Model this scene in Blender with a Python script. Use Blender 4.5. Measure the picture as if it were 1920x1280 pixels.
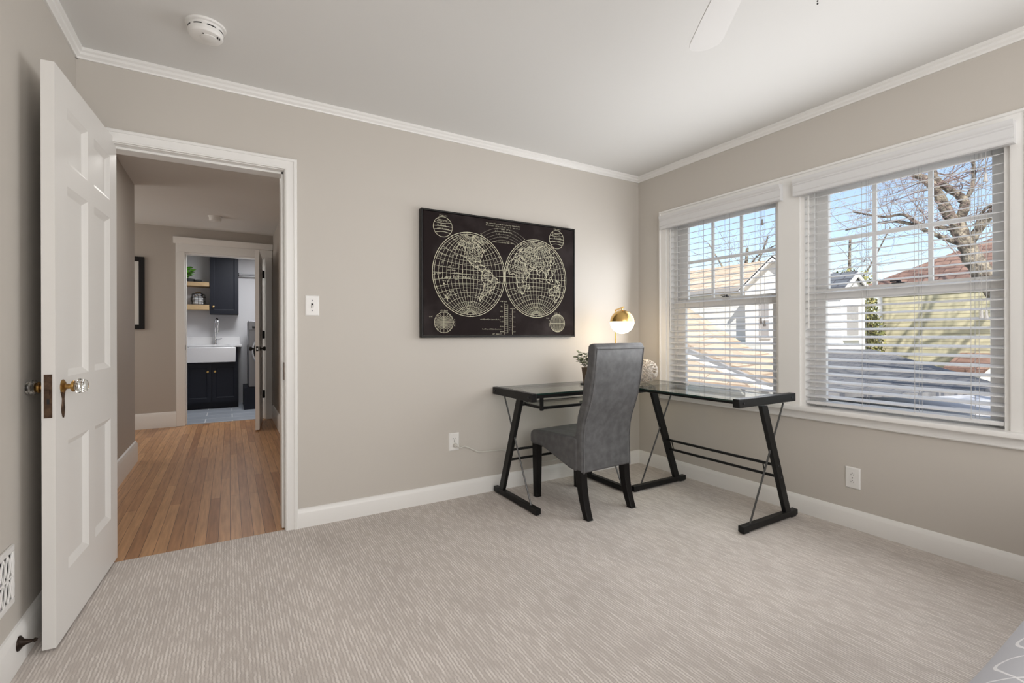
import bpy, math, random
from mathutils import Vector, Matrix
PI = math.pi
S = bpy.context.scene
for o in list(bpy.data.objects): bpy.data.objects.remove(o)
COL = S.collection

# ------------------------------------------------------------------ camera
cam_d = bpy.data.cameras.new('camera'); cam = bpy.data.objects.new('camera', cam_d); COL.objects.link(cam)
S.camera = cam
cam_d.sensor_fit = 'HORIZONTAL'; cam_d.sensor_width = 36.0
cam_d.lens = 36.0 * 889.785 / 1920.0
cam_d.shift_y = -12.02 / 1920.0
cam_d.clip_start = 0.02; cam_d.clip_end = 500
YAW = 0.5367; ROLL = 0.003
fw = Vector((math.sin(YAW), math.cos(YAW), 0)); rt = Vector((math.cos(YAW), -math.sin(YAW), 0)); up = Vector((0, 0, 1))
r2 = rt * math.cos(ROLL) - up * math.sin(ROLL); u2 = up * math.cos(ROLL) + rt * math.sin(ROLL)
m = Matrix.Identity(4)
for i in range(3):
    m[i][0] = r2[i]; m[i][1] = u2[i]; m[i][2] = -fw[i]; m[i][3] = (-3.0778, -3.0022, 1.114)[i]
cam.matrix_world = m

# ------------------------------------------------------------------ world, sun, big lights, exposure
W = bpy.data.worlds.new('sky'); S.world = W; W.use_nodes = True
wn = W.node_tree.nodes; wl = W.node_tree.links
bg = wn['Background']; sky = wn.new('ShaderNodeTexSky'); sky.sky_type = 'NISHITA'
sky.sun_disc = False; sky.sun_elevation = math.radians(38); sky.sun_rotation = math.radians(200)
sky.air_density = 1.0; sky.dust_density = 0.6; sky.ozone_density = 1.0
hz = wn.new('ShaderNodeMixRGB'); hz.inputs[0].default_value = 0.22; hz.inputs[2].default_value = (3.2, 3.2, 3.2, 1)   # thin high haze
wl.new(sky.outputs[0], hz.inputs[1]); wl.new(hz.outputs[0], bg.inputs[0]); bg.inputs[1].default_value = 0.25

def light(name, kind, loc, energy, color=(1, 1, 1), aim=None, sx=1, sy=1, size=0.1, spread=None):
    d = bpy.data.lights.new(name, kind); d.energy = energy; d.color = color
    if kind == 'AREA':
        d.shape = 'RECTANGLE'; d.size = sx; d.size_y = sy
        if spread: d.spread = spread
    elif kind == 'POINT': d.shadow_soft_size = size
    o = bpy.data.objects.new(name, d); COL.objects.link(o); o.location = loc
    if aim is not None: o.rotation_euler = Vector(aim).to_track_quat('-Z', 'Y').to_euler()
    return o
sun = light('sun', 'SUN', (0, 0, 20), 6.8, (1.0, 0.94, 0.85), aim=(0.46, 0.60, -0.72)); sun.data.angle = 0.009
# added fill lamp behind the camera, and daylight from the two windows in view
light('rear_fill_light', 'AREA', (-2.1, -4.45, 1.55), 62, (1.0, 0.985, 0.97), aim=(0, 1, 0.12), sx=2.6, sy=1.5)
light('daylight_window_narrow', 'AREA', (0.24, -0.775, 1.40), 2.5, (1.0, 0.985, 0.96), aim=(-1, 0, 0), sx=1.5, sy=1.1)
light('daylight_window_wide', 'AREA', (0.24, -1.84, 1.40), 3.5, (1.0, 0.985, 0.96), aim=(-1, 0, 0), sx=1.5, sy=1.1)
light('blind_glow_narrow', 'AREA', (-0.10, -0.775, 1.35), 11, (0.985, 0.99, 1.0), aim=(-1, 0, 0.06), sx=1.2, sy=0.85)
light('blind_glow_wide', 'AREA', (-0.10, -1.84, 1.35), 15, (0.985, 0.99, 1.0), aim=(-1, 0, 0.06), sx=1.2, sy=0.9)
light('hall_daylight', 'AREA', (-5.6, 3.3, 1.5), 18, (1.0, 0.95, 0.88), aim=(1, 0, -0.05), sx=1.4, sy=1.6)
light('hall_fill_light', 'AREA', (-3.15, 1.1, 2.44), 9, (1.0, 0.97, 0.93), aim=(0, 0, -1), sx=0.35, sy=0.35)  # unseen lamp added to brighten the hall; no fixture hangs here
light('laundry_ceiling_lamp', 'AREA', (-2.75, 4.9, 2.42), 26, (0.97, 0.98, 1.0), aim=(0, 0, -1), sx=0.5, sy=0.5)
S.view_settings.view_transform = 'Standard'; S.view_settings.look = 'None'
S.view_settings.exposure = 0.0; S.view_settings.gamma = 1.0; S.view_settings.use_curve_mapping = False
S.cycles.max_bounces = 10; S.cycles.diffuse_bounces = 5; S.cycles.transparent_max_bounces = 24
S.cycles.sample_clamp_indirect = 6.0; S.cycles.caustics_reflective = False; S.cycles.caustics_refractive = False

# ------------------------------------------------------------------ materials
def mat(name, color, rough=0.6, metal=0.0, bump=None, mottle=None, spec=None, trans=None, emit=None, coat=None):
    m_ = bpy.data.materials.new(name); m_.use_nodes = True
    nt = m_.node_tree; b = nt.nodes['Principled BSDF']
    b.inputs['Base Color'].default_value = (*color, 1); b.inputs['Roughness'].default_value = rough; b.inputs['Metallic'].default_value = metal
    if spec is not None: b.inputs['Specular IOR Level'].default_value = spec
    if trans: b.inputs['Transmission Weight'].default_value = trans
    if coat: b.inputs['Coat Weight'].default_value = coat
    if emit: b.inputs['Emission Color'].default_value = (*emit[0], 1); b.inputs['Emission Strength'].default_value = emit[1]
    tc = nt.nodes.new('ShaderNodeTexCoord')
    if mottle:
        c2, scale, lo, hi = mottle[:4]
        n = nt.nodes.new('ShaderNodeTexNoise'); n.inputs['Scale'].default_value = scale; n.inputs['Detail'].default_value = 6
        if len(mottle) > 4:
            mp = nt.nodes.new('ShaderNodeMapping'); mp.inputs['Scale'].default_value = mottle[4]
            nt.links.new(tc.outputs['Object'], mp.inputs[0]); nt.links.new(mp.outputs[0], n.inputs[0])
        else: nt.links.new(tc.outputs['Object'], n.inputs[0])
        r = nt.nodes.new('ShaderNodeValToRGB'); r.color_ramp.elements[0].position = lo; r.color_ramp.elements[1].position = hi
        r.color_ramp.elements[0].color = (*color, 1); r.color_ramp.elements[1].color = (*c2, 1)
        nt.links.new(n.outputs[0], r.inputs[0]); nt.links.new(r.outputs[0], b.inputs['Base Color'])
    if bump:
        n = nt.nodes.new('ShaderNodeTexNoise'); n.inputs['Scale'].default_value = bump[0]; n.inputs['Detail'].default_value = 4
        nt.links.new(tc.outputs['Object'], n.inputs[0])
        bp = nt.nodes.new('ShaderNodeBump'); bp.inputs['Strength'].default_value = bump[1]; bp.inputs['Distance'].default_value = bump[2] if len(bump) > 2 else 0.002
        nt.links.new(n.outputs[0], bp.inputs['Height']); nt.links.new(bp.outputs[0], b.inputs['Normal'])
    return m_

def glass_thin(name, tint=(0.97, 0.98, 0.98), ior=1.5, boost=0.0):
    m_ = bpy.data.materials.new(name); m_.use_nodes = True; nt = m_.node_tree; nt.nodes.clear()
    out = nt.nodes.new('ShaderNodeOutputMaterial'); mx = nt.nodes.new('ShaderNodeMixShader')
    t = nt.nodes.new('ShaderNodeBsdfTransparent'); t.inputs[0].default_value = (*tint, 1)
    g = nt.nodes.new('ShaderNodeBsdfGlossy'); g.inputs['Roughness'].default_value = 0.01
    f = nt.nodes.new('ShaderNodeFresnel'); ge = nt.nodes.new('ShaderNodeNewGeometry')
    q = nt.nodes.new('ShaderNodeMapRange'); q.inputs[3].default_value = ior; q.inputs[4].default_value = 1.0 / ior
    nt.links.new(ge.outputs['Backfacing'], q.inputs[0]); nt.links.new(q.outputs[0], f.inputs[0])
    nt.links.new(f.outputs[0], mx.inputs[0]); nt.links.new(t.outputs[0], mx.inputs[1]); nt.links.new(g.outputs[0], mx.inputs[2]); nt.links.new(mx.outputs[0], out.inputs[0])
    return m_

def brickmat(name, c1, c2, cm, w, h, mortar, axes='xy', rough=0.7, bump=0.0, grain=None, offset=0.5, bias=0.0, squash=None):
    """planks, tiles, shingles, siding: u,v picked from object axes"""
    m_ = bpy.data.materials.new(name); m_.use_nodes = True; nt = m_.node_tree; b = nt.nodes['Principled BSDF']
    b.inputs['Roughness'].default_value = rough
    tc = nt.nodes.new('ShaderNodeTexCoord'); sp = nt.nodes.new('ShaderNodeSeparateXYZ'); cb = nt.nodes.new('ShaderNodeCombineXYZ')
    nt.links.new(tc.outputs['Object'], sp.inputs[0])
    ax = {'x': 0, 'y': 1, 'z': 2}
    nt.links.new(sp.outputs[ax[axes[0]]], cb.inputs[0]); nt.links.new(sp.outputs[ax[axes[1]]], cb.inputs[1])
    br = nt.nodes.new('ShaderNodeTexBrick'); br.offset = offset; br.offset_frequency = 2
    br.inputs['Color1'].default_value = (*c1, 1); br.inputs['Color2'].default_value = (*c2, 1); br.inputs['Mortar'].default_value = (*cm, 1)
    br.inputs['Scale'].default_value = 1; br.inputs['Brick Width'].default_value = w; br.inputs['Row Height'].default_value = h
    br.inputs['Mortar Size'].default_value = mortar; br.inputs['Mortar Smooth'].default_value = 0.1; br.inputs['Bias'].default_value = bias
    nt.links.new(cb.outputs[0], br.inputs['Vector'])
    col = br.outputs['Color']
    if grain:
        n = nt.nodes.new('ShaderNodeTexNoise'); n.inputs['Scale'].default_value = 1.0; n.inputs['Detail'].default_value = 5
        mp = nt.nodes.new('ShaderNodeMapping'); mp.inputs['Scale'].default_value = grain[0]
        nt.links.new(cb.outputs[0], mp.inputs[0]); nt.links.new(mp.outputs[0], n.inputs[0])
        r = nt.nodes.new('ShaderNodeMapRange'); r.inputs[1].default_value = 0.3; r.inputs[2].default_value = 0.7
        r.inputs[3].default_value = grain[1]; r.inputs[4].default_value = grain[2]
        nt.links.new(n.outputs[0], r.inputs[0])
        mx = nt.nodes.new('ShaderNodeMixRGB'); mx.blend_type = 'MULTIPLY'; mx.inputs[0].default_value = 1.0
        nt.links.new(col, mx.inputs[1]); nt.links.new(r.outputs[0], mx.inputs[2]); col = mx.outputs[0]
    nt.links.new(col, b.inputs['Base Color'])
    if bump:
        bp = nt.nodes.new('ShaderNodeBump'); bp.inputs['Strength'].default_value = bump; bp.inputs['Distance'].default_value = 0.004; bp.invert = True
        nt.links.new(br.outputs['Fac'], bp.inputs['Height']); nt.links.new(bp.outputs[0], b.inputs['Normal'])
    return m_

def carpet_mat():
    m_ = bpy.data.materials.new('striped_loop_carpet'); m_.use_nodes = True; nt = m_.node_tree; b = nt.nodes['Principled BSDF']
    b.inputs['Roughness'].default_value = 0.95; b.inputs['Specular IOR Level'].default_value = 0.1
    tc = nt.nodes.new('ShaderNodeTexCoord')
    def noise(scale, det=2.0):
        mp = nt.nodes.new('ShaderNodeMapping'); mp.inputs['Scale'].default_value = scale
        n = nt.nodes.new('ShaderNodeTexNoise'); n.inputs['Scale'].default_value = 1; n.inputs['Detail'].default_value = det
        nt.links.new(tc.outputs['Object'], mp.inputs[0]); nt.links.new(mp.outputs[0], n.inputs[0]); return n.outputs[0]
    def mth(op, x, y=None, v=None):
        q = nt.nodes.new('ShaderNodeMath'); q.operation = op; nt.links.new(x, q.inputs[0])
        if y is not None: nt.links.new(y, q.inputs[1])
        if v is not None: q.inputs[1].default_value = v
        return q.outputs[0]
    def rng(x, lo, hi, a0=0.3, a1=0.7):
        q = nt.nodes.new('ShaderNodeMapRange'); q.inputs[1].default_value = a0; q.inputs[2].default_value = a1; q.inputs[3].default_value = lo; q.inputs[4].default_value = hi
        nt.links.new(x, q.inputs[0]); return q.outputs[0]
    sp = nt.nodes.new('ShaderNodeSeparateXYZ'); nt.links.new(tc.outputs['Object'], sp.inputs[0])
    wob = mth('MULTIPLY', noise((60, 60, 1), 2.0), v=0.011)
    u = mth('DIVIDE', mth('ADD', sp.outputs[0], wob), v=0.0114)
    row = mth('FLOOR', u); fr = mth('FRACT', u)
    rib = mth('SUBTRACT', mth('MULTIPLY', mth('ABSOLUTE', mth('SUBTRACT', fr, v=0.5)), v=-2.0), v=-1.0)   # 0 in the groove, 1 on the rib
    cb = nt.nodes.new('ShaderNodeCombineXYZ'); nt.links.new(mth('MULTIPLY', row, v=5.37), cb.inputs[0]); nt.links.new(mth('MULTIPLY', sp.outputs[1], v=11.0), cb.inputs[1])
    rn = nt.nodes.new('ShaderNodeTexNoise'); rn.inputs['Scale'].default_value = 1; rn.inputs['Detail'].default_value = 1.5; nt.links.new(cb.outputs[0], rn.inputs[0])
    dash = rng(rn.outputs[0], 0, 1, 0.38, 0.62)
    fine = noise((420, 420, 1), 2.0); big = noise((3.5, 2.5, 1), 3.0)
    h = mth('MULTIPLY', rng(rib, 0, 1, 0.15, 0.75), dash)
    mx = nt.nodes.new('ShaderNodeMixRGB'); mx.inputs[1].default_value = (0.54, 0.49, 0.455, 1); mx.inputs[2].default_value = (0.72, 0.67, 0.63, 1)
    nt.links.new(h, mx.inputs[0])
    def mul(x, f):
        q = nt.nodes.new('ShaderNodeMixRGB'); q.blend_type = 'MULTIPLY'; q.inputs[0].default_value = 1; nt.links.new(x, q.inputs[1]); nt.links.new(f, q.inputs[2]); return q.outputs[0]
    nt.links.new(mul(mul(mul(mx.outputs[0], rng(fine, 0.86, 1.10)), rng(big, 0.95, 1.05)), rng(rib, 0.88, 1.02, 0.0, 0.4)), b.inputs['Base Color'])
    ht = mth('ADD', mth('MULTIPLY', h, v=0.8), mth('MULTIPLY', fine, v=0.5))
    bp = nt.nodes.new('ShaderNodeBump'); bp.inputs['Strength'].default_value = 0.5; bp.inputs['Distance'].default_value = 0.003
    nt.links.new(ht, bp.inputs['Height']); nt.links.new(bp.outputs[0], b.inputs['Normal'])
    return m_

M = dict(
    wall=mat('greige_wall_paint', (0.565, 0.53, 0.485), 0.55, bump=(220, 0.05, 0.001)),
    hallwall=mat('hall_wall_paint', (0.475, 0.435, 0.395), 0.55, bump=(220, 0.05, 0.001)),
    ceil=mat('ceiling_paint', (0.73, 0.725, 0.71), 0.8, bump=(160, 0.05, 0.001)),
    trim=mat('white_trim_paint', (0.83, 0.82, 0.80), 0.33),
    door=mat('white_door_paint', (0.78, 0.765, 0.74), 0.45),
    carpet=carpet_mat(),
    oak=brickmat('oak_strip_floor', (0.52, 0.29, 0.145), (0.30, 0.14, 0.065), (0.045, 0.02, 0.01), 1.35, 0.057, 0.0011, 'yx', 0.36, 0.15, ((4, 60, 1), 0.78, 1.15), 0.37, -0.25),
    tile=brickmat('blue_grey_floor_tile', (0.42, 0.46, 0.52), (0.38, 0.42, 0.48), (0.85, 0.86, 0.88), 0.61, 0.305, 0.006, 'xy', 0.3, 0.1, ((3, 3, 1), 0.9, 1.08)),
    lwall=mat('laundry_wall_paint', (0.66, 0.66, 0.68), 0.6),
    black=mat('black_metal', (0.008, 0.008, 0.008), 0.42, spec=0.25, bump=(300, 0.04)),
    rodm=mat('dark_grey_steel_rod', (0.10, 0.10, 0.10), 0.35, 0.8),
    bolt=mat('bolt_steel', (0.08, 0.08, 0.09), 0.3, 0.9),
    glass=glass_thin('desk_glass', (0.93, 0.965, 0.95), 1.85),
    gedge=mat('desk_glass_edge', (0.012, 0.035, 0.028), 0.12, coat=0.5),
    pane=glass_thin('window_pane_glass', (0.97, 0.98, 0.985), 1.25),
    leather=mat('grey_faux_leather', (0.080, 0.080, 0.083), 0.5, mottle=((0.128, 0.128, 0.132), 24, 0.35, 0.75), bump=(140, 0.12, 0.001)),
    thread=mat('grey_thread', (0.25, 0.25, 0.25), 0.7),
    ebony=mat('black_wood', (0.006, 0.005, 0.005), 0.4, spec=0.25),
    brass=mat('brushed_brass', (0.72, 0.47, 0.17), 0.27, 1.0),
    oldbrass=mat('aged_brass', (0.50, 0.30, 0.09), 0.38, 0.95, mottle=((0.22, 0.12, 0.05), 60, 0.4, 0.7)),
    bronze=mat('tarnished_lock_plate', (0.075, 0.045, 0.03), 0.45, 0.7, mottle=((0.16, 0.10, 0.06), 45, 0.45, 0.75)),
    darkbronze=mat('dark_bronze', (0.03, 0.02, 0.015), 0.4, 0.8),
    crystal=mat('clear_knob_glass', (0.95, 0.97, 0.94), 0.03, trans=1.0),
    opal=mat('opal_lamp_glass', (1, 0.95, 0.85), 0.4, emit=((1.0, 0.76, 0.46), 14.0)),
    plastic=mat('white_plastic', (0.80, 0.79, 0.77), 0.35),
    slot=mat('dark_slot', (0.012, 0.012, 0.012), 0.7),
    clearcord=mat('clear_lamp_cord', (0.62, 0.60, 0.55), 0.2, coat=0.3),
    slat=mat('white_blind_slat', (0.72, 0.72, 0.725), 0.4),
    cordm=mat('blind_cord', (0.55, 0.54, 0.53), 0.7),
    tassel=mat('grey_cord_tassel', (0.30, 0.28, 0.27), 0.5),
    canvas=mat('dark_canvas_print', (0.012, 0.007, 0.007), 0.8, spec=0.2, mottle=((0.040, 0.032, 0.032), 4.2, 0.5, 0.8), bump=(700, 0.15, 0.0006)),
    frame=mat('black_picture_frame', (0.008, 0.007, 0.007), 0.45, spec=0.3),
    ink=mat('cream_print_ink', (0.74, 0.71, 0.54), 0.8),
    inkdim=mat('dim_print_ink', (0.36, 0.34, 0.27), 0.8),
    pot=mat('clay_pot', (0.20, 0.14, 0.09), 0.7, mottle=((0.12, 0.09, 0.06), 30, 0.4, 0.7)),
    leaf=mat('dusty_green_leaf', (0.22, 0.27, 0.17), 0.6, mottle=((0.36, 0.40, 0.28), 40, 0.4, 0.7)),
    stem=mat('plant_stem', (0.13, 0.10, 0.06), 0.7),
    wicker=mat('pale_wicker', (0.50, 0.44, 0.38), 0.8, mottle=((0.68, 0.63, 0.56), 60, 0.4, 0.7)),
    navy=mat('navy_cabinet_paint', (0.009, 0.011, 0.019), 0.5, spec=0.3),
    quartz=mat('white_quartz', (0.80, 0.80, 0.81), 0.2, mottle=((0.70, 0.70, 0.72), 8, 0.55, 0.75)),
    ceramic=mat('white_fireclay', (0.80, 0.80, 0.82), 0.15),
    chrome=mat('chrome', (0.72, 0.72, 0.74), 0.1, 1.0),
    shelfwood=mat('light_oak_shelf', (0.56, 0.40, 0.22), 0.5, mottle=((0.46, 0.31, 0.16), 6, 0.4, 0.7, (2, 30, 30))),
    silver=mat('silver_appliance', (0.22, 0.22, 0.23), 0.35, 0.7),
    darkglass=mat('dark_glass', (0.008, 0.008, 0.01), 0.08),
    green=mat('bright_green_leaf', (0.20, 0.58, 0.05), 0.4, mottle=((0.32, 0.74, 0.10), 25, 0.4, 0.7)),
    darkgrey=mat('dark_grey_pot', (0.05, 0.055, 0.055), 0.6),
    towel=mat('white_towel', (0.75, 0.75, 0.76), 0.95, bump=(300, 0.3, 0.003)),
    basketm=mat('black_wire', (0.015, 0.015, 0.015), 0.5),
    paper=mat('white_mat_board', (0.72, 0.71, 0.68), 0.8),
    fanw=mat('white_fan_paint', (0.68, 0.67, 0.655), 0.5),
    frost=mat('frosted_glass', (0.85, 0.84, 0.80), 0.5),
)
def quilt_mat():
    m_ = bpy.data.materials.new('grey_white_comforter'); m_.use_nodes = True; nt = m_.node_tree; b = nt.nodes['Principled BSDF']
    b.inputs['Roughness'].default_value = 0.9
    tc = nt.nodes.new('ShaderNodeTexCoord'); sp = nt.nodes.new('ShaderNodeSeparateXYZ'); nt.links.new(tc.outputs['Object'], sp.inputs[0])
    def math_(op, a, bb=None, v=None):
        q = nt.nodes.new('ShaderNodeMath'); q.operation = op; nt.links.new(a, q.inputs[0])
        if bb is not None: nt.links.new(bb, q.inputs[1])
        if v is not None: q.inputs[1].default_value = v
        return q.outputs[0]
    wob = math_('MULTIPLY', math_('SINE', math_('MULTIPLY', sp.outputs[0], v=28.0)), v=0.035)
    lines = None
    for sgn in ('ADD', 'SUBTRACT'):
        q = math_(sgn, sp.outputs[1], wob)
        fr = math_('FRACT', math_('MULTIPLY', q, v=9.0))
        l = math_('LESS_THAN', math_('ABSOLUTE', math_('SUBTRACT', fr, v=0.5)), v=0.022)
        lines = l if lines is None else math_('MAXIMUM', lines, l)
    mx = nt.nodes.new('ShaderNodeMixRGB'); mx.inputs[1].default_value = (0.44, 0.44, 0.47, 1); mx.inputs[2].default_value = (0.72, 0.71, 0.72, 1)
    nt.links.new(lines, mx.inputs[0]); nt.links.new(mx.outputs[0], b.inputs['Base Color'])
    return m_
M['quilt'] = quilt_mat()
M['xwhite'] = brickmat('white_siding', (0.78, 0.77, 0.74), (0.76, 0.75, 0.72), (0.5, 0.5, 0.48), 6, 0.14, 0.006, 'yz', 0.8)
M['xwhite2'] = brickmat('white_siding_end', (0.78, 0.77, 0.75), (0.76, 0.75, 0.73), (0.5, 0.5, 0.5), 6, 0.14, 0.006, 'xz', 0.8)
M['xplain'] = mat('white_exterior_paint', (0.78, 0.77, 0.75), 0.7)
M['xtan'] = brickmat('tan_shingles', (0.62, 0.50, 0.38), (0.50, 0.39, 0.29), (0.33, 0.24, 0.17), 0.5, 0.16, 0.012, 'yz', 0.9, 0, ((3, 9, 1), 0.85, 1.1))
M['xgrey'] = brickmat('grey_shingles', (0.20, 0.195, 0.195), (0.14, 0.138, 0.14), (0.09, 0.095, 0.11), 0.3, 0.13, 0.012, 'yx', 0.9, 0, ((6, 9, 1), 0.75, 1.2))
M['xslate'] = brickmat('dark_grey_shingles', (0.14, 0.15, 0.17), (0.10, 0.11, 0.13), (0.05, 0.05, 0.06), 0.3, 0.10, 0.012, 'yz', 0.9)
M['xyellow'] = brickmat('yellow_siding', (0.70, 0.64, 0.44), (0.66, 0.60, 0.41), (0.42, 0.37, 0.24), 8, 0.11, 0.012, 'yz', 0.8)
M['xbrown'] = brickmat('red_brown_shingles', (0.28, 0.175, 0.135), (0.20, 0.12, 0.095), (0.11, 0.06, 0.05), 0.35, 0.13, 0.012, 'yz', 0.9, 0, ((4, 9, 1), 0.8, 1.2))
M['xbark'] = mat('pale_bark', (0.10, 0.08, 0.065), 0.95, mottle=((0.36, 0.31, 0.24), 9, 0.38, 0.62), bump=(16, 1.0, 0.08))
M['xtwig'] = mat('twig_bark', (0.30, 0.22, 0.20), 0.95)
M['xleaf'] = mat('olive_foliage', (0.20, 0.21, 0.07), 0.8, mottle=((0.42, 0.37, 0.14), 5, 0.4, 0.65))
M['xgutter'] = mat('grey_gutter', (0.34, 0.33, 0.33), 0.6)
M['xground'] = mat('lawn_ground', (0.20, 0.21, 0.12), 0.95, mottle=((0.30, 0.27, 0.17), 1.5, 0.4, 0.65))
M['xflat'] = mat('pale_flat_roof', (0.66, 0.66, 0.68), 0.8, mottle=((0.55, 0.52, 0.5), 1.2, 0.5, 0.75))

# ------------------------------------------------------------------ mesh helpers
class MB:
    def __init__(s): s.v = []; s.f = []; s.mi = []
    def add(s, verts, faces, mi=0):
        n = len(s.v); s.v += [tuple(p) for p in verts]; s.f += [tuple(i + n for i in f) for f in faces]; s.mi += [mi] * len(faces); return s
    def box(s, x0, x1, y0, y1, z0, z1, mi=0):
        x0, x1 = min(x0, x1), max(x0, x1); y0, y1 = min(y0, y1), max(y0, y1); z0, z1 = min(z0, z1), max(z0, z1)
        return s.add([(x0,y0,z0),(x1,y0,z0),(x1,y1,z0),(x0,y1,z0),(x0,y0,z1),(x1,y0,z1),(x1,y1,z1),(x0,y1,z1)],
            [(0,3,2,1),(4,5,6,7),(0,1,5,4),(1,2,6,5),(2,3,7,6),(3,0,4,7)], mi)
    def prism(s, poly, axis, a, b, mi=0):
        """poly of 2-D points in the two other axes (in xyz order), swept from a to b along axis"""
        def P(p, t):
            return {'x': (t, p[0], p[1]), 'y': (p[0], t, p[1]), 'z': (p[0], p[1], t)}[axis]
        n = len(poly); v = [P(p, a) for p in poly] + [P(p, b) for p in poly]
        f = [tuple(range(n - 1, -1, -1)), tuple(range(n, 2 * n))] + [(i, (i + 1) % n, n + (i + 1) % n, n + i) for i in range(n)]
        return s.add(v, f, mi)
    def hexa(s, bot, top, mi=0):
        return s.add(list(bot) + list(top), [(3,2,1,0),(4,5,6,7),(0,1,5,4),(1,2,6,5),(2,3,7,6),(3,0,4,7)], mi)
    def tube(s, pts, r, n=8, mi=0, closed=False, caps=True):
        pts = [Vector(p) for p in pts]; N = len(pts); rs = r if isinstance(r, (list, tuple)) else [r] * N
        rings = []; prev = None
        for i, p in enumerate(pts):
            if closed: t = pts[(i + 1) % N] - pts[i - 1]
            else: t = pts[min(i + 1, N - 1)] - pts[max(i - 1, 0)]
            if t.length < 1e-9: t = Vector((0, 0, 1))
            t.normalize()
            if prev is None:
                a = Vector((0, 0, 1)) if abs(t.z) < 0.9 else Vector((1, 0, 0))
                u = t.cross(a).normalized()
            else:
                u = prev - t * prev.dot(t)
                u = u.normalized() if u.length > 1e-6 else t.orthogonal().normalized()
            prev = u; w = t.cross(u)
            rings.append([p + (u * math.cos(2 * PI * k / n) + w * math.sin(2 * PI * k / n)) * rs[i] for k in range(n)])
        v = [q for rg in rings for q in rg]; f = []
        for i in range(N if closed else N - 1):
            j = (i + 1) % N
            for k in range(n): f.append((i*n+k, i*n+(k+1)%n, j*n+(k+1)%n, j*n+k))
        if not closed and caps: f += [tuple(range(n - 1, -1, -1)), tuple((N-1)*n + k for k in range(n))]
        return s.add(v, f, mi)
    def lathe(s, prof, c=(0,0,0), axis='z', n=32, mi=0, caps=True):
        """prof: (radius, height) pairs"""
        v = []; c = Vector(c)
        for r, h in prof:
            for k in range(n):
                a = 2 * PI * k / n; x, y = r * math.cos(a), r * math.sin(a)
                q = {'z': (x, y, h), 'x': (h, x, y), 'y': (y, h, x)}[axis]; v.append(c + Vector(q))
        f = []
        for i in range(len(prof) - 1):
            for k in range(n): f.append((i*n+k, i*n+(k+1)%n, (i+1)*n+(k+1)%n, (i+1)*n+k))
        if caps:
            f.append(tuple(range(n - 1, -1, -1))); f.append(tuple((len(prof)-1)*n + k for k in range(n)))
        return s.add(v, f, mi)
    def sphere(s, c, r, n=16, m=10, sc=(1,1,1), mi=0):
        return s.lathe_sc([(max(1e-4, math.sin(PI * i / m)) * r, -math.cos(PI * i / m) * r) for i in range(m + 1)], c, n, sc, mi)
    def lathe_sc(s, prof, c, n, sc, mi):
        k = len(s.v); s.lathe(prof, (0,0,0), 'z', n, mi)
        for i in range(k, len(s.v)): s.v[i] = tuple(s.v[i][j] * sc[j] + c[j] for j in range(3))
        return s
    def ribbon(s, pts, w, plane, mi=0, closed=False):
        """flat stroke in a plane: plane(u,v)->xyz"""
        P = [Vector((p[0], p[1])) for p in pts]
        if closed: P.append(P[0]); 
        if len(P) < 2: return s
        L = []; w *= .74
        for i, p in enumerate(P):
            t = P[min(i + 1, len(P) - 1)] - P[max(i - 1, 0)]
            if closed and i in (0, len(P) - 1): t = P[1] - P[-2]
            if t.length < 1e-9: t = Vector((1, 0))
            t.normalize(); L.append((p + Vector((-t.y, t.x)) * w / 2, p - Vector((-t.y, t.x)) * w / 2))
        v = [plane(*q) for a in L for q in a]
        return s.add(v, [(2*i, 2*i+1, 2*i+3, 2*i+2) for i in range(len(P) - 1)], mi)

ORIG = {}
def obj(name, mb, m, parent=None, bevel=0.0, seg=2, ang=35, smooth=True, local=False, subsurf=0):
    me = bpy.data.meshes.new(name)
    off = ORIG.get(parent.name, Vector((0, 0, 0))) if (parent is not None and not local) else Vector((0, 0, 0))
    me.from_pydata([Vector(p) - off for p in mb.v], [], mb.f)
    ms = m if isinstance(m, (list, tuple)) else [m]
    for q in ms: me.materials.append(q)
    if len(ms) > 1:
        for p, i in zip(me.polygons, mb.mi): p.material_index = i
    me.update()
    if smooth:
        for p in me.polygons: p.use_smooth = True
        me.set_sharp_from_angle(angle=math.radians(ang))
    o = bpy.data.objects.new(name, me); COL.objects.link(o)
    if parent is not None: o.parent = parent; ORIG[o.name] = off.copy()
    if bevel:
        b = o.modifiers.new('edge', 'BEVEL'); b.width = bevel; b.segments = seg; b.limit_method = 'ANGLE'; b.angle_limit = math.radians(40)
    if subsurf:
        q = o.modifiers.new('sub', 'SUBSURF'); q.levels = subsurf; q.render_levels = subsurf
    return o
def tag(o, label, cat, group=None, kind=None):
    if label: o['label'] = label
    if cat: o['category'] = cat
    if group: o['group'] = group
    if kind: o['kind'] = kind
    return o
def thing(name, label, cat, loc=(0, 0, 0), rotz=0.0, group=None):
    o = bpy.data.objects.new(name, None); COL.objects.link(o); o.location = loc; o.rotation_euler = (0, 0, rotz)
    o.empty_display_size = 0.05
    ORIG[o.name] = Vector(loc); return tag(o, label, cat, group)
def struct(name, mb, m, label=None, parent=None, **k):
    o = obj(name, mb, m, parent, **k)
    if parent is None:
        o['kind'] = 'structure'
        if label: o['label'] = label
    return o
def sub(poly, n=8):  # smooth open 3-D polyline (Catmull-Rom)
    P = [Vector(p) for p in poly]; out = []
    for i in range(len(P) - 1):
        a, b, c, d = P[max(i-1, 0)], P[i], P[i+1], P[min(i+2, len(P)-1)]
        for k in range(n):
            t = k / n
            out.append(0.5 * ((2*b) + (c-a)*t + (2*a-5*b+4*c-d)*t*t + (3*b-a-3*c+d)*t*t*t))
    out.append(P[-1]); return out

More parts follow.
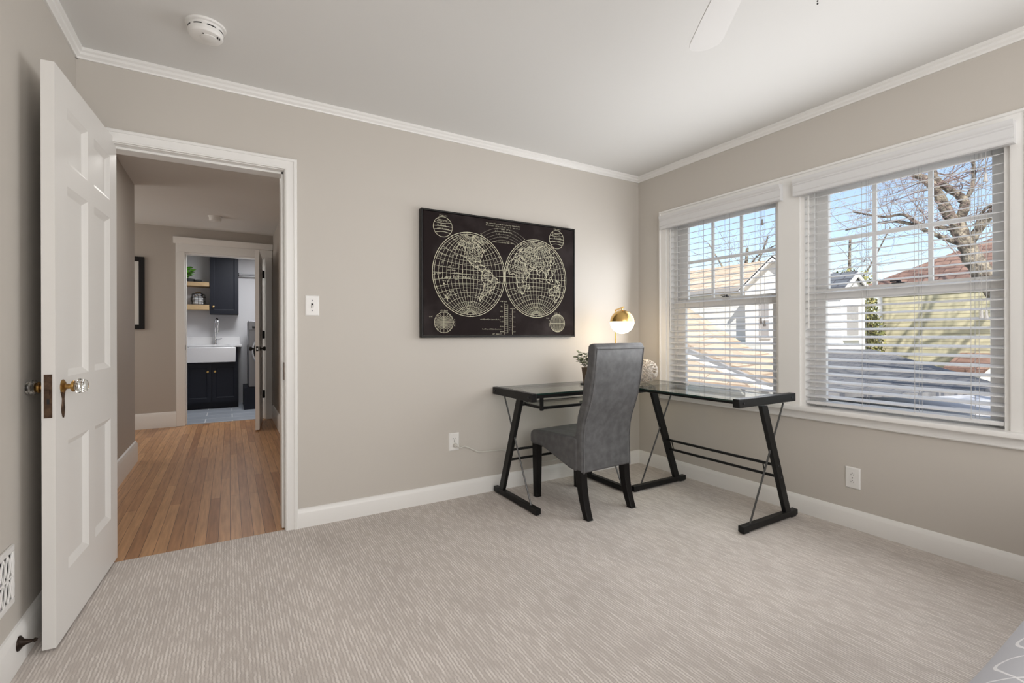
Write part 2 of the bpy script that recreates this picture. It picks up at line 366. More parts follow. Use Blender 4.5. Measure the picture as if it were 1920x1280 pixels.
# ================================================================== THE SETTING
ZC = 2.485            # bedroom ceiling
XL, YR = -3.705, -4.6  # left wall face, rear wall face
HZ = 2.465            # hall ceiling
FY = 4.17             # far wall of the hall
# floors
struct('floor', MB().box(XL - .13, .14, YR - .13, 0.012, -.12, 0.0), M['carpet'], 'greige striped loop pile bedroom carpet')
struct('floor_hall', MB().box(-6.2, -2.45, 0.012, FY + .06, -.12, -.004), M['oak'], 'narrow oak strip floor of the hall')
struct('floor_laundry', MB().box(-4.6, -1.6, FY + .06, 6.3, -.12, 0.0), M['tile'], 'blue grey tile floor of the laundry room')
struct('ceiling', MB().box(XL - .13, .14, YR - .13, 0.13, ZC, ZC + .12), M['ceil'], 'pale bedroom ceiling')
struct('ceiling_hall', MB().box(-6.2, -2.45, 0.13, FY, HZ, HZ + .14), M['ceil'], 'hall ceiling')
struct('ceiling_laundry', MB().box(-4.6, -1.6, FY + .12, 6.3, 2.5, 2.6), M['ceil'], 'laundry ceiling')
# bedroom walls
DX0, DX1, DZ = -3.63, -2.785, 2.082
w = MB().box(XL - .13, DX0, 0, .13, 0, ZC).box(DX1, .14, 0, .13, 0, ZC).box(DX0, DX1, 0, .13, DZ, ZC)
struct('wall_back', w, M['wall'], 'greige wall with the open doorway and the map picture', smooth=False)
struct('wall_left', MB().box(XL - .13, XL, YR, 0, 0, ZC), M['wall'], 'greige wall behind the open door', smooth=False)
W1, W2 = (-1.24, -.312), (-2.303, -1.373); WZ0, WZ1 = .655, 2.062
w = MB().box(0, .14, W1[1], 0, 0, ZC).box(0, .14, W2[1], W1[0], 0, ZC).box(0, .14, YR, W2[0], 0, ZC)
for a in (W1, W2): w.box(0, .14, a[0], a[1], 0, WZ0).box(0, .14, a[0], a[1], WZ1, ZC)
struct('wall_right', w, M['wall'], 'greige wall with two windows', smooth=False)
struct('wall_rear', MB().box(XL - .13, .14, YR - .13, YR, 0, ZC), M['wall'], 'greige wall behind the bed', smooth=False)
# hall and laundry walls
LX0, LX1, LZ = -3.575, -2.665, 2.16
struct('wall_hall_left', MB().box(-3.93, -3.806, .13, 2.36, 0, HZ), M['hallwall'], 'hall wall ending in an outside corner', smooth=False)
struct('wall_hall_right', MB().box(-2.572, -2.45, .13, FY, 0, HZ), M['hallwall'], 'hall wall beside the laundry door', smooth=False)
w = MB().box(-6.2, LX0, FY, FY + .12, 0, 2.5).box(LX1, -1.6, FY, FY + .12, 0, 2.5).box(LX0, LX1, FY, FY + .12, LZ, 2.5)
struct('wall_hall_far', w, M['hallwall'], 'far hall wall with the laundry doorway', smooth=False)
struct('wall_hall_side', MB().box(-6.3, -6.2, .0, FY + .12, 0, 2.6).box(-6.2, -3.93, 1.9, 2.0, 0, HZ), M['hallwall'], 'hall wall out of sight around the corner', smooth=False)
w = MB().box(-4.6, -1.6, 6.14, 6.3, 0, 2.5).box(-4.7, -4.6, FY + .12, 6.3, 0, 2.5).box(-1.7, -1.6, FY + .12, 6.14, 0, 2.5)
struct('wall_laundry_back', w, M['lwall'], 'pale grey laundry wall', smooth=False)

# crown moulding and baseboards (mitred runs)
CR = [(0, 2.438), (.008, 2.438), (.010, 2.446), (.020, 2.455), (.022, 2.466), (.031, 2.472), (.032, ZC), (0, ZC)]
def run(prof, side, a, b):
    """moulding profile (distance from wall, z) along a wall"""
    mb = MB()
    if side == 'back': mb.prism([(-d, z) for d, z in prof], 'x', a, b)
    if side == 'farhall': mb.prism([(FY - d, z) for d, z in prof], 'x', a, b)
    if side == 'right': mb.prism([(-d, z) for d, z in prof], 'y', a, b)
    if side == 'left': mb.prism([(XL + d, z) for d, z in prof], 'y', a, b)
    if side == 'hallleft': mb.prism([(-3.806 + d, z) for d, z in prof], 'y', a, b)
    if side == 'hallright': mb.prism([(-2.572 - d, z) for d, z in prof], 'y', a, b)
    return mb
struct('trim_1', run(CR, 'back', XL, 0), M['trim'], 'white crown moulding above the doorway wall', ang=20)
struct('trim_2', run(CR, 'right', YR, 0), M['trim'], 'white crown moulding above the windows', ang=20)
struct('trim_3', run(CR, 'left', YR, 0), M['trim'], 'white crown moulding above the open door', ang=20)
BB = [(0, 0), (.017, 0), (.017, .083), (.015, .088), (.012, .097), (.006, .106), (0, .1086)]
BL = [(0, 0), (.017, 0), (.017, .108), (.015, .113), (.012, .122), (.006, .131), (0, .134)]
BH = [(0, -.004), (.018, -.004), (.018, .150), (.015, .158), (.010, .175), (0, .183)]
struct('baseboard_back', run(BB, 'back', -2.743, 0), M['trim'], 'white baseboard under the map picture', ang=25)
struct('baseboard_right', run(BB, 'right', YR, -.0), M['trim'], 'white baseboard under the windows', ang=25)
struct('baseboard_left', run(BL, 'left', YR, -.0), M['trim'], 'white baseboard behind the open door', ang=25)
struct('baseboard_hall_left', run(BH, 'hallleft', .13, 2.36).box(-3.93, -3.788, 2.36, 2.376, -.004, .158), M['trim'], 'white hall baseboard at the outside corner', ang=25)
struct('baseboard_hall_far', run(BH, 'farhall', -6.2, -3.648), M['trim'], 'white baseboard on the far hall wall', ang=25)
struct('baseboard_hall_right', run(BH, 'hallright', .13, FY - .02), M['trim'], 'white baseboard beside the laundry door', ang=25)

def casing(u0, u1, z0, z1, prof, plane, mb=None):
    """mitred U of moulding round an opening; prof = (offset outwards, depth)"""
    mb = mb or MB(); L = []
    for d, t in prof:
        L.append([plane(u0 - d, z0, t), plane(u0 - d, z1 + d, t), plane(u1 + d, z1 + d, t), plane(u1 + d, z0, t)])
    v = [p for l in L for p in l]; f = []
    for i in range(len(prof) - 1):
        for k in range(3): f.append((i*4+k, i*4+k+1, (i+1)*4+k+1, (i+1)*4+k))
    return mb.add(v, f)
# bedroom door casing, jamb and stop
CP = [(0, 0), (0, .013), (.007, .016), (.009, .012), (.014, .012), (.044, .016), (.046, .021), (.058, .022), (.062, .018), (.062, 0)]
struct('trim_4', casing(-3.612, -2.804, 0, 2.067, CP, lambda u, z, t: (u, -t, z)), M['trim'], 'white moulded casing of the bedroom doorway', ang=20)
j = MB()
j.box(DX0, -3.61, .0, .13, 0, DZ).box(-2.808, DX1, .0, .13, 0, DZ).box(-3.61, -2.808, .0, .13, 2.063, DZ)
j.box(-3.61, -3.598, .055, .13, 0, 2.063).box(-2.821, -2.808, .04, .13, 0, 2.063).box(-3.61, -2.808, .04, .13, 2.05, 2.063)
struct('trim_5', j, M['trim'], 'white door jamb with stop', bevel=.002, seg=1)
struct('trim_6', casing(-3.612, -2.804, 0, 2.067, CP, lambda u, z, t: (u, .13 + t, z)), M['trim'], 'white casing on the hall side of the doorway', ang=20)
# laundry casing with a crowned head
j = MB()
j.box(-3.648, -3.555, FY - .02, FY, -.004, 2.16).box(LX1 + .0, -2.585, FY - .02, FY, -.004, 2.16)
j.box(-3.648, -2.578, FY - .022, FY, 2.16, 2.262)
j.prism([(FY, 2.262), (FY - .03, 2.262), (FY - .034, 2.275), (FY - .045, 2.30), (FY - .058, 2.318), (FY - .06, 2.338), (FY, 2.338)], 'x', -3.672, -2.575)
struct('trim_7', j, M['trim'], 'white laundry door casing with a crowned head', bevel=.003, seg=1)
j = MB().box(LX0, -3.555, FY, FY + .12, 0, LZ).box(-2.685, LX1, FY, FY + .12, 0, LZ).box(-3.555, -2.685, FY, FY + .12, 2.14, LZ)
j.box(-3.555, -3.543, FY + .045, FY + .12, 0, 2.14).box(-2.697, -2.685, FY + .045, FY + .12, 0, 2.14)
struct('trim_8', j, M['trim'], 'white laundry door jamb', bevel=.002, seg=1)

# ---- window casing, stool, apron
WP = [(0, 0), (0, .014), (.006, .016), (.046, .018), (.050, .024), (.060, .025), (.064, .02), (.064, 0)]
c = casing(W2[0], W1[1], WZ0 + .012, WZ1, WP, lambda u, z, t: (-t, u, z))
c.box(-.018, 0, W2[1], W1[0], WZ0 + .012, WZ1)
struct('trim_9', c, M['trim'], 'white casing round the pair of windows', ang=20)
st = MB().prism([(.14, .640), (-.060, .640), (-.066, .645), (-.068, .655), (-.066, .665), (-.060, .669), (.14, .669)], 'y', W2[0] - .09, W1[1] + .09)
ap = MB().prism([(0, .588), (-.016, .588), (-.022, .594), (-.022, .600), (-.017, .606), (-.017, .640), (0, .640)], 'y', W2[0] - .064, W1[1] + .064)
struct('trim_10', st, M['trim'], 'white window stool', ang=25)
struct('trim_11', ap, M['trim'], 'white apron under the window stool', ang=25)

def window(name, y0, y1, g0, g1, m1, m2, label):
    """double hung: fixed frame > upper sash > muntins, lower sash, panes, lock"""
    fr = MB()
    fr.box(.0, .14, y0, y0 + .022, .669, WZ1).box(.0, .14, y1 - .022, y1, .669, WZ1).box(.0, .14, y0, y1, WZ1 - .03, WZ1)
    for a, b in ((y0 + .022, y0 + .05), (y1 - .05, y1 - .022)): fr.box(.062, .07, a, b, .669, WZ1).box(.098, .102, a, b, .669, WZ1)
    root = struct(name, fr, M['trim'], label)
    def sash(nm, x0, x1, za, zb, gz0, gz1):
        s = MB().box(x0, x1, y0 + .03, g0, za, zb).box(x0, x1, g1, y1 - .03, za, zb).box(x0, x1, g0, g1, za, gz0).box(x0, x1, g0, g1, gz1, zb)
        return struct(nm, s, M['trim'], None, root, bevel=.003, seg=1)
    lo = sash('lower_sash', .070, .098, .669, 1.392, .705, 1.328)
    upp = sash('upper_sash', .102, .130, 1.335, 2.03, 1.392, 1.978)
    struct('pane', MB().box(.082, .085, g0, g1, .705, 1.328), M['pane'], None, lo)
    struct('pane', MB().box(.114, .117, g0, g1, 1.392, 1.978), M['pane'], None, upp)
    mu = MB()
    for y in (m1, m2): mu.box(.108, .123, y - .010, y + .010, 1.392, 1.978)
    mu.box(.1085, .1225, g0, g1, 1.680, 1.704)
    struct('muntins', mu, M['trim'], None, upp)
    lk = MB().box(.072, .092, (g0+g1)/2 - .03, (g0+g1)/2 + .03, 1.392, 1.398).lathe([(.012, 1.398), (.010, 1.41)], (.082, (g0+g1)/2, 0), 'z', 12).box(.066, .080, (g0+g1)/2 - .004, (g0+g1)/2 + .035, 1.402, 1.409)
    struct('sash_lock', lk, M['bolt'], None, lo)
    return root
window('window_1', W1[0], W1[1], -1.150, -.437, -.897, -.660, 'narrower-looking white double-hung window next to the room corner')
window('window_2', W2[0], W2[1], -2.215, -1.483, -1.978, -1.724, 'white double-hung window facing the yellow house')

# ================================================================== DOORS
def door_leaf(root, P, L, H, T, z0, rects, depth=.012, mw=.022, m=None, name='panel_leaf'):
    """panelled slab in local (s, t, z): front face t=0, back face t=T; P maps to world. rects: (s0,s1,z0,z1)"""
    mb = MB()
    ss = sorted({0, L} | {r[0] for r in rects} | {r[1] for r in rects}); zs = sorted({z0, H} | {r[2] for r in rects} | {r[3] for r in rects})
    for t, sg in ((0, 1), (T, -1)):
        for i in range(len(ss) - 1):
            for k in range(len(zs) - 1):
                cs, cz = (ss[i] + ss[i+1]) / 2, (zs[k] + zs[k+1]) / 2
                if any(r[0] < cs < r[1] and r[2] < cz < r[3] for r in rects): continue
                q = [P(ss[i], t, zs[k]), P(ss[i+1], t, zs[k]), P(ss[i+1], t, zs[k+1]), P(ss[i], t, zs[k+1])]
                mb.add(q, [(0,1,2,3)])
        for r in rects:
            lay = [(0, 0), (.003, .002), (.008, .004), (mw - .004, depth - .002), (mw, depth)]
            rings = [[P(r[0]+a, t+sg*d, r[2]+a), P(r[1]-a, t+sg*d, r[2]+a), P(r[1]-a, t+sg*d, r[3]-a), P(r[0]+a, t+sg*d, r[3]-a)] for a, d in lay]
            v = [p for g in rings for p in g]; f = [(4*i+k, 4*i+(k+1)%4, 4*i+4+(k+1)%4, 4*i+4+k) for i in range(len(lay)-1) for k in range(4)]
            n = 4 * (len(lay) - 1); f.append((n, n+1, n+2, n+3)); mb.add(v, f)
    for a, b in (((0, z0), (L, z0)), ((L, z0), (L, H)), ((L, H), (0, H)), ((0, H), (0, z0))):
        mb.add([P(a[0], 0, a[1]), P(b[0], 0, b[1]), P(b[0], T, b[1]), P(a[0], T, a[1])], [(0,1,2,3)])
    return mb
A = Vector((-3.610, -.726, 0)); DR = Vector((.0607, .9982, 0)); DN = Vector((.9982, -.0607, 0))
def PD(s, t, z): return A + DR * s - DN * t + Vector((0, 0, z))
rects = [(a, b, c, d) for a, b in ((.12, .352), (.432, .666)) for c, d in ((.238, .722), (.965, 1.680), (1.766, 1.976))]
d1 = door_leaf(None, PD, .776, 2.088, .037, .010, rects, .0155, .024)
d1o = struct('door_1', d1, M['door'], 'open white six-panel bedroom door with glass knobs', ang=20)
# lock plate on the free edge
def edgebox(t0, t1, z0, z1, e0=0.0, e1=.0025):
    mb = MB(); mb.hexa([PD(-e1, t0, z0), PD(-e0, t0, z0), PD(-e0, t1, z0), PD(-e1, t1, z0)], [PD(-e1, t0, z1), PD(-e0, t0, z1), PD(-e0, t1, z1), PD(-e1, t1, z1)]); return mb
lp = struct('lock_plate', edgebox(.008, .030, .826, .980), M['bronze'], None, d1o)
struct('latch_bolt', edgebox(.014, .026, .907, .925, .002, .008), M['bronze'], None, lp)
struct('keyhole_slot', edgebox(.015, .022, .875, .892, .002, .0032), M['slot'], None, lp)
sc = MB()
for z in (.972, .834): sc.tube([PD(-.002, .019, z), PD(-.0035, .019, z)], .004, 10)
struct('screws', sc, M['bronze'], None, lp)
def knob_set(sign, t):
    """rosette, shank, collar, glass knob along the door normal"""
    def Q(r, h, a): return PD(.068 + r * math.cos(a), t - sign * h * (.70 if sign > 0 else .62), .930 + r * math.sin(a))
    def lat(prof, n=24):
        mb = MB(); v = [Q(r, h, 2*PI*k/n) for r, h in prof for k in range(n)]; f = [(i*n+k, i*n+(k+1)%n, (i+1)*n+(k+1)%n, (i+1)*n+k) for i in range(len(prof)-1) for k in range(n)]
        f += [tuple(range(n)), tuple((len(prof)-1)*n+k for k in range(n))]; return mb.add(v, f)
    b = lat([(.026, 0), (.026, .003), (.018, .010), (.010, .012), (.0095, .034), (.012, .036), (.019, .038), (.021, .044), (.019, .049), (.012, .050)])
    kn = struct('door_knob', b, M['oldbrass'], None, d1o)
    g = lat([(.010, .049), (.013, .051), (.022, .056), (.0265, .063), (.0275, .071), (.025, .078), (.0225, .081), (.0235, .084), (.0235, .093), (.019, .099), (.010, .1005)], 16)
    struct('glass_knob', g, M['crystal'], None, kn, ang=15)
    # long leaf-shaped escutcheon below the rosette
    prof = [(0, .014), (-.02, .016), (-.035, .009), (-.045, .006), (-.06, .008), (-.078, .012), (-.095, .010), (-.108, .004), (-.114, .001)]
    mb = MB(); v = []; f = []
    for z, wd in prof: wd *= 1.35; v += [PD(.068 - wd, t, .93+z), PD(.068 - wd*.6, t - sign*.004, .93+z), PD(.068 + wd*.6, t - sign*.004, .93+z), PD(.068 + wd, t, .93+z)]
    for i in range(len(prof)-1):
        for k in range(3): f.append((4*i+k, 4*i+k+1, 4*i+5+k, 4*i+4+k))
    struct('escutcheon', mb.add(v, f), M['bronze'], None, kn)
knob_set(1, 0.0); knob_set(-1, .037)
hg = MB()
struct('strike_plate', MB().box(-2.811, -2.808, .008, .036, .86, .96), M['bronze'], 'worn dark strike plate on the bedroom door jamb')['label'] = 'worn dark strike plate'
bpy.data.objects['strike_plate'].parent = bpy.data.objects['trim_5']
for k in ('label', 'kind'):
    if k in bpy.data.objects['strike_plate']: del bpy.data.objects['strike_plate'][k]

# laundry door, open into the hall, seen edge-on
B0 = Vector((-2.822, 3.30, 0)); d_ = (Vector((-2.742, 4.135, 0)) - B0); LB = d_.length; BD = d_.normalized(); BN = Vector((-BD.y, BD.x, 0))
def PB(s, t, z): return B0 + BD * s - BN * t + Vector((0, 0, z))
rl = [(.11, LB - .11, .25, .85), (.11, LB - .11, 1.0, 2.0)]
d2 = door_leaf(None, PB, LB, 2.125, .042, .012, rl)
d2o = struct('door_2', d2, M['trim'], 'white laundry door standing open edge-on in the hall', ang=20)
def bx(s0, s1, t0, t1, z0, z1):
    return MB().hexa([PB(s0,t0,z0), PB(s1,t0,z0), PB(s1,t1,z0), PB(s0,t1,z0)], [PB(s0,t0,z1), PB(s1,t0,z1), PB(s1,t1,z1), PB(s0,t1,z1)])
struct('latch_plate', bx(-.002, 0, .008, .034, .935, .99), M['slot'], None, d2o)
struct('latch_bolt', bx(-.008, -.002, .015, .027, .952, .972), M['chrome'], None, d2o)
for t, sg in ((0, -1), (.042, 1)):
    mb = MB(); prof = [(.026, 0), (.026, .006), (.010, .010), (.009, .030), (.022, .038), (.027, .052), (.022, .064), (.008, .067)]; n = 20
    v = [PB(.07 + r*math.cos(2*PI*k/n), t + sg*h, .962 + r*math.sin(2*PI*k/n)) for r, h in prof for k in range(n)]
    f = [(i*n+k, i*n+(k+1)%n, (i+1)*n+(k+1)%n, (i+1)*n+k) for i in range(len(prof)-1) for k in range(n)] + [tuple((len(prof)-1)*n+k for k in range(n))]
    struct('door_knob', mb.add(v, f), M['black'], None, d2o)
for z in (.34, 1.13, 1.93):
    struct('hinge', MB().box(-2.712, -2.674, 4.118, 4.132, z - .05, z + .05).lathe([(.008, z - .052), (.008, z + .052)], (-2.697, 4.115, 0), 'z', 10), M['black'], None, d2o)
sp_ = struct('strike_plate', MB().box(-3.557, -3.553, FY - .0, FY + .04, .94, 1.0), M['slot'], None, bpy.data.objects['trim_8'])

# ================================================================== WINDOW BLINDS
def blind(y0, y1, v0, v1, label, cords, wand_y, tassels):
    root = thing('window_blind', label, 'window blind', (0.03, (y0 + y1) / 2, .69), group=None)
    vp = [(-.012, 1.972), (-.050, 1.972), (-.054, 1.978), (-.052, 1.992), (-.056, 1.998), (-.052, 2.006), (-.052, 2.038), (-.057, 2.044), (-.057, 2.05), (-.062, 2.056), (-.066, 2.066), (-.066, 2.076), (-.012, 2.076)]
    va = MB().prism(vp, 'y', v0, v1)
    obj('valance', va, M['slat'], root, ang=22)
    obj('headrail', MB().box(.004, .056, y0, y1, 1.998, 2.045), M['slat'], root, bevel=.002, seg=1)
    tilt = math.radians(13); sl = MB(); z = .735; n = 0
    ca, sa = math.cos(tilt), math.sin(tilt)
    while z < 1.985:
        P = []
        for k in range(5):
            a = (k / 4 - .5) * .050; cr = .0016 * (1 - (2 * (k / 4 - .5)) ** 2)
            P.append((.03 + a * ca - cr * sa, z + a * sa + cr * ca))
        th = .0016
        poly = [(x, zz + th) for x, zz in P] + [(x, zz - th) for x, zz in reversed(P)]
        sl.prism(poly, 'y', y0, y1); z += .0452; n += 1
    obj('slats', sl, M['slat'], root, ang=30)
    obj('bottom_rail', MB().box(.006, .054, y0, y1, .684, .704), M['slat'], root, bevel=.003)
    for cy in cords:
        lc = MB()
        for x in (.003, .057): lc.tube([(x, cy, .70), (x, cy, 2.0)], .0011, 5)
        lc.tube([(.03, cy - .022, .70), (.03, cy - .022, 2.0)], .0010, 5)
        obj('ladder_cord', lc, M['cordm'], root)
    wd = MB().tube([(-.004, wand_y, 1.15), (-.004, wand_y, 1.965)], .0045, 6).tube([(-.004, wand_y, 1.965), (.006, wand_y, 1.99)], .0015, 5)
    obj('tilt_wand', wd, M['plastic'], root)
    for ty, tz, dark in tassels:
        pc = MB().tube([(-.006, ty, tz), (-.006, ty, 2.0)], .0010, 5)
        pl = obj('pull_cord', pc, M['cordm'], root)
        obj('tassel', MB().lathe([(.003, tz + .012), (.006, tz + .004), (.0055, tz - .008), (.010, tz - .024), (.009, tz - .028)], (-.006, ty, 0), 'z', 10), M['tassel'] if dark else M['plastic'], pl)
    return root
blind(-1.216, -.337, -1.272, -.284, 'white slatted blind on the window beside the room corner', (-.62, -.84, -1.07), -.352, [(-1.125, 1.875, True), (-1.115, 1.215, True), (-1.140, 1.195, True)])
blind(-2.279, -1.397, -2.325, -1.352, 'white slatted blind on the window facing the tree and yellow house', (-1.705, -1.945, -2.165), -1.420, [(-2.220, 1.86, False), (-2.205, 1.215, False), (-2.222, 1.213, False)])

# ================================================================== DESK
dk = thing('corner_desk', 'black metal and glass L-shaped corner desk under the windows', 'desk', (-.64, -.55, 0))
def frame(P):
    """K frame in local (d, z): d = distance from the wall side; P(d, c, z) maps, c across"""
    def hb(d0, d1, c0, c1, z0, z1): return MB().hexa([P(d0,c0,z0), P(d1,c0,z0), P(d1,c1,z0), P(d0,c1,z0)], [P(d0,c0,z1), P(d1,c0,z1), P(d1,c1,z1), P(d0,c1,z1)])
    ft = hb(0, .545, -.018, .018, .008, .043)
    for a in (.01, .485): ft.hexa([P(a,-.014,0), P(a+.05,-.014,0), P(a+.05,.014,0), P(a,.014,0)], [P(a,-.014,.009), P(a+.05,-.014,.009), P(a+.05,.014,.009), P(a,.014,.009)])
    f = obj('foot', ft, M['black'], dk, bevel=.003)
    obj('post', MB().hexa([P(.065,-.013,.04), P(.120,-.013,.04), P(.120,.013,.04), P(.065,.013,.04)], [P(.305,-.013,.70), P(.362,-.013,.70), P(.362,.013,.70), P(.305,.013,.70)]), M['black'], dk, bevel=.003)
    obj('brace_rod', MB().tube([P(.125, .0, .70), P(.46, .0, .04)], .0055, 8), M['rodm'], dk)
    return hb
def PL(x0):
    return lambda d, c, z: (x0 + c, -.030 - d, z)
def PR(y0):
    return lambda d, c, z: (-.085 - d, y0 - c, z)
# four frames
hb = frame(PL(-1.447))
tb = obj('top_bar', hb(-.005, .505, -.022, .018, .695, .747), M['black'], dk, bevel=.004)
for d in (.03, .47):
    obj('bolt', MB().tube([(-1.4695, -.03 - d, .722), (-1.473, -.03 - d, .722)], .006, 10), M['bolt'], tb)
hb = frame(PL(-.675)); obj('top_bar', hb(0, .50, -.014, .014, .70, .736), M['black'], dk, bevel=.003)
hb = frame(PR(-.548)); obj('top_bar', hb(0, .545, -.014, .014, .70, .736), M['black'], dk, bevel=.003)
hb = frame(PR(-1.378)); tb = obj('top_bar', hb(.035, .595, -.015, .026, .708, .757), M['black'], dk, bevel=.004)
for d in (.075, .555):
    obj('bolt', MB().tube([(-.085 - d, -1.4035, .733), (-.085 - d, -1.408, .733)], .006, 10), M['bolt'], tb)
for z in (.262, .335):
    d = .0925 + (z - .04) / .66 * .241
    obj('bolt', MB().tube([(-.085 - d, -1.391, z), (-.085 - d, -1.394, z)], .006, 10), M['bolt'], dk)
# stretchers
for x0, z in ((-.165, .335), (-.140, .262)):
    d = .0925 + (z - .04) / .66 * .241
    obj('stretcher', MB().tube([(-1.447, -.03 - d, z), (-.675, -.03 - d, z)], .009, 8), M['black'], dk)
    obj('stretcher', MB().tube([(-.085 - d, -.548, z), (-.085 - d, -1.378, z)], .009, 8), M['black'], dk)
for y in (-1.295, -.60): obj('stretcher_tie', MB().tube([(-.285, y, .335), (-.262, y, .262)], .004, 6), M['black'], dk)
def glass(x0, x1, y0, y1):
    mb = MB(); z0, z1 = .737, .746
    mb.add([(x0,y0,z1),(x1,y0,z1),(x1,y1,z1),(x0,y1,z1)], [(0,1,2,3)], 0)
    mb.add([(x0,y0,z0),(x1,y0,z0),(x1,y1,z0),(x0,y1,z0)], [(3,2,1,0)], 0)
    v = [(x0,y0),(x1,y0),(x1,y1),(x0,y1)]
    for i in range(4):
        a, b = v[i], v[(i+1)%4]; mb.add([(*a,z0),(*b,z0),(*b,z1),(*a,z1)], [(0,1,2,3)], 1)
    return obj('glass_top', mb, [M['glass'], M['gedge']], dk, smooth=False)
glass(-1.428, -.66, -.528, -.035); glass(-.655, -.09, -.548, -.035); glass(-.655, -.115, -1.362, -.552)
obj('front_rail', MB().box(-1.43, -.675, -.520, -.500, .714, .736), M['black'], dk, bevel=.002)
obj('front_rail', MB().box(-.640, -.622, -1.36, -.56, .722, .736), M['black'], dk, bevel=.002)
obj('back_rail', MB().box(-1.43, -.675, -.062, -.046, .718, .736), M['black'], dk, bevel=.002)
# keyboard tray
ty = obj('keyboard_tray', MB().box(-1.345, -1.327, -.455, -.18, .632, .650).box(-.76, -.742, -.455, -.18, .632, .650).box(-1.345, -.742, -.460, -.440, .630, .648).box(-1.345, -.742, -.195, -.18, .632, .648), M['black'], dk, bevel=.002)
obj('tray_glass', MB().box(-1.327, -.76, -.44, -.195, .640, .646), M['glass'], ty, smooth=False)
for x in (-1.336, -.751):
    for y in (-.448, -.20): obj('hanger', MB().box(x - .011, x + .011, y - .009, y + .009, .622, .737), M['black'], ty, bevel=.002)
for x in (-1.352, -.735): obj('tray_roller', MB().tube([(x - .012, -.25, .641), (x + .012, -.25, .641)], .011, 12), M['black'], ty)

# ================================================================== CHAIR
ch = thing('parsons_chair', 'high-backed grey leatherette chair with black legs tucked in at the glass desk', 'chair', (-1.05, -.50, 0), math.radians(3.3))
hw = .214
rear = [(-.243, .272), (-.240, .36), (-.238, .46), (-.246, .54), (-.260, .60), (-.288, .67), (-.312, .74), (-.332, .83), (-.348, .93), (-.360, 1.035)]
front = [(-.305, 1.060), (-.292, 1.045), (-.284, .95), (-.276, .90), (-.270, .885), (-.262, .87), (-.243, .77), (-.236, .715), (-.232, .70), (-.221, .688), (-.196, .62), (-.186, .56), (-.182, .53), (-.172, .51), (-.165, .47), (-.165, .272)]
poly = rear + [(-.352, 1.056), (-.338, 1.063)] + front
bk = MB().prism(poly, 'x', -hw, hw)
obj('backrest', bk, M['leather'], ch, bevel=.014, seg=3, local=True, ang=40)
seam = MB()
for s in (-1, 1): seam.tube([(s * (hw - .012), y - .0015, z) for y, z in rear], .0028, 6)
seam.tube([(-hw + .012, -.3635, 1.030), (hw - .012, -.3635, 1.030)], .0028, 6)
obj('piping', seam, M['leather'], bpy.data.objects['backrest'], local=True)
for s in (-1, 1): obj('stitching', MB().tube([(s * (hw - .021), y - .0012, z) for y, z in rear[:-1]], .0009, 4), M['thread'], bpy.data.objects['backrest'], local=True)
seat = [(-.20, .272), (-.20, .485), (-.05, .482), (.18, .472), (.262, .460), (.282, .445), (.288, .42), (.285, .372), (.262, .362), (.16, .366), (.02, .325), (-.12, .282)]
obj('seat', MB().prism(seat, 'x', -hw - .004, hw + .004), M['leather'], ch, bevel=.016, seg=3, local=True, ang=40)
def leg(x, y0, y1, z1, w0, w1):
    mb = MB(); n = 6
    rings = []
    for i in range(n + 1):
        t = i / n; z = z1 * (1 - t); y = y0 + (y1 - y0) * t * t; wd = w0 + (w1 - w0) * t
        rings.append([(x - wd/2, y - wd/2, z), (x + wd/2, y - wd/2, z), (x + wd/2, y + wd/2, z), (x - wd/2, y + wd/2, z)])
    v = [p for r in rings for p in r]; f = [(4*i+k, 4*i+(k+1)%4, 4*i+4+(k+1)%4, 4*i+4+k) for i in range(n) for k in range(4)] + [(0,1,2,3), (4*n+3,4*n+2,4*n+1,4*n)]
    return obj('leg', mb.add(v, f), M['ebony'], ch, bevel=.003, local=True)
for s in (-1, 1):
    leg(s * .186, .245, .245, .375, .050, .040); leg(s * .188, -.205, -.268, .29, .052, .042)

# ================================================================== ON THE DESK
GZ = .746
lamp = thing('table_lamp', 'lit brass and white globe table lamp on the corner of the glass desk', 'lamp', (-.436, -.176, GZ))
gx, gy, gz, gr = -.485, -.300, 1.213, .091
obj('base', MB().lathe([(.075, 0), (.075, .010), (.070, .014), (.012, .018), (.010, .026)], (-.436, -.176, GZ), 'z', 32), M['brass'], lamp)
obj('stem', MB().tube([(-.436, -.176, GZ + .01), (-.436, -.176, 1.10), (-.436, -.176, 1.27), (-.437, -.177, 1.312)], .006, 10), M['brass'], lamp)
hd = obj('hanger_arm', MB().tube([(-.435, -.174, 1.309), (gx - .006, gy - .020, 1.324)], .007, 8).tube([(gx, gy, 1.30), (gx, gy, 1.318)], .006, 8), M['brass'], lamp)
nn = 14
obj('brass_shade', MB().lathe([(gr * math.cos(PI/2 * i/nn) + 1e-4, gz + gr * math.sin(PI/2 * i/nn)) for i in range(nn + 1)], (gx, gy, 0), 'z', 40, caps=False), M['brass'], lamp, ang=60)
obj('opal_globe', MB().lathe([((gr - .001) * math.cos(PI/2 * i/nn) + 1e-4, gz - (gr - .001) * math.sin(PI/2 * i/nn)) for i in range(nn + 1)], (gx, gy, 0), 'z', 40, caps=True), M['opal'], lamp, ang=60)

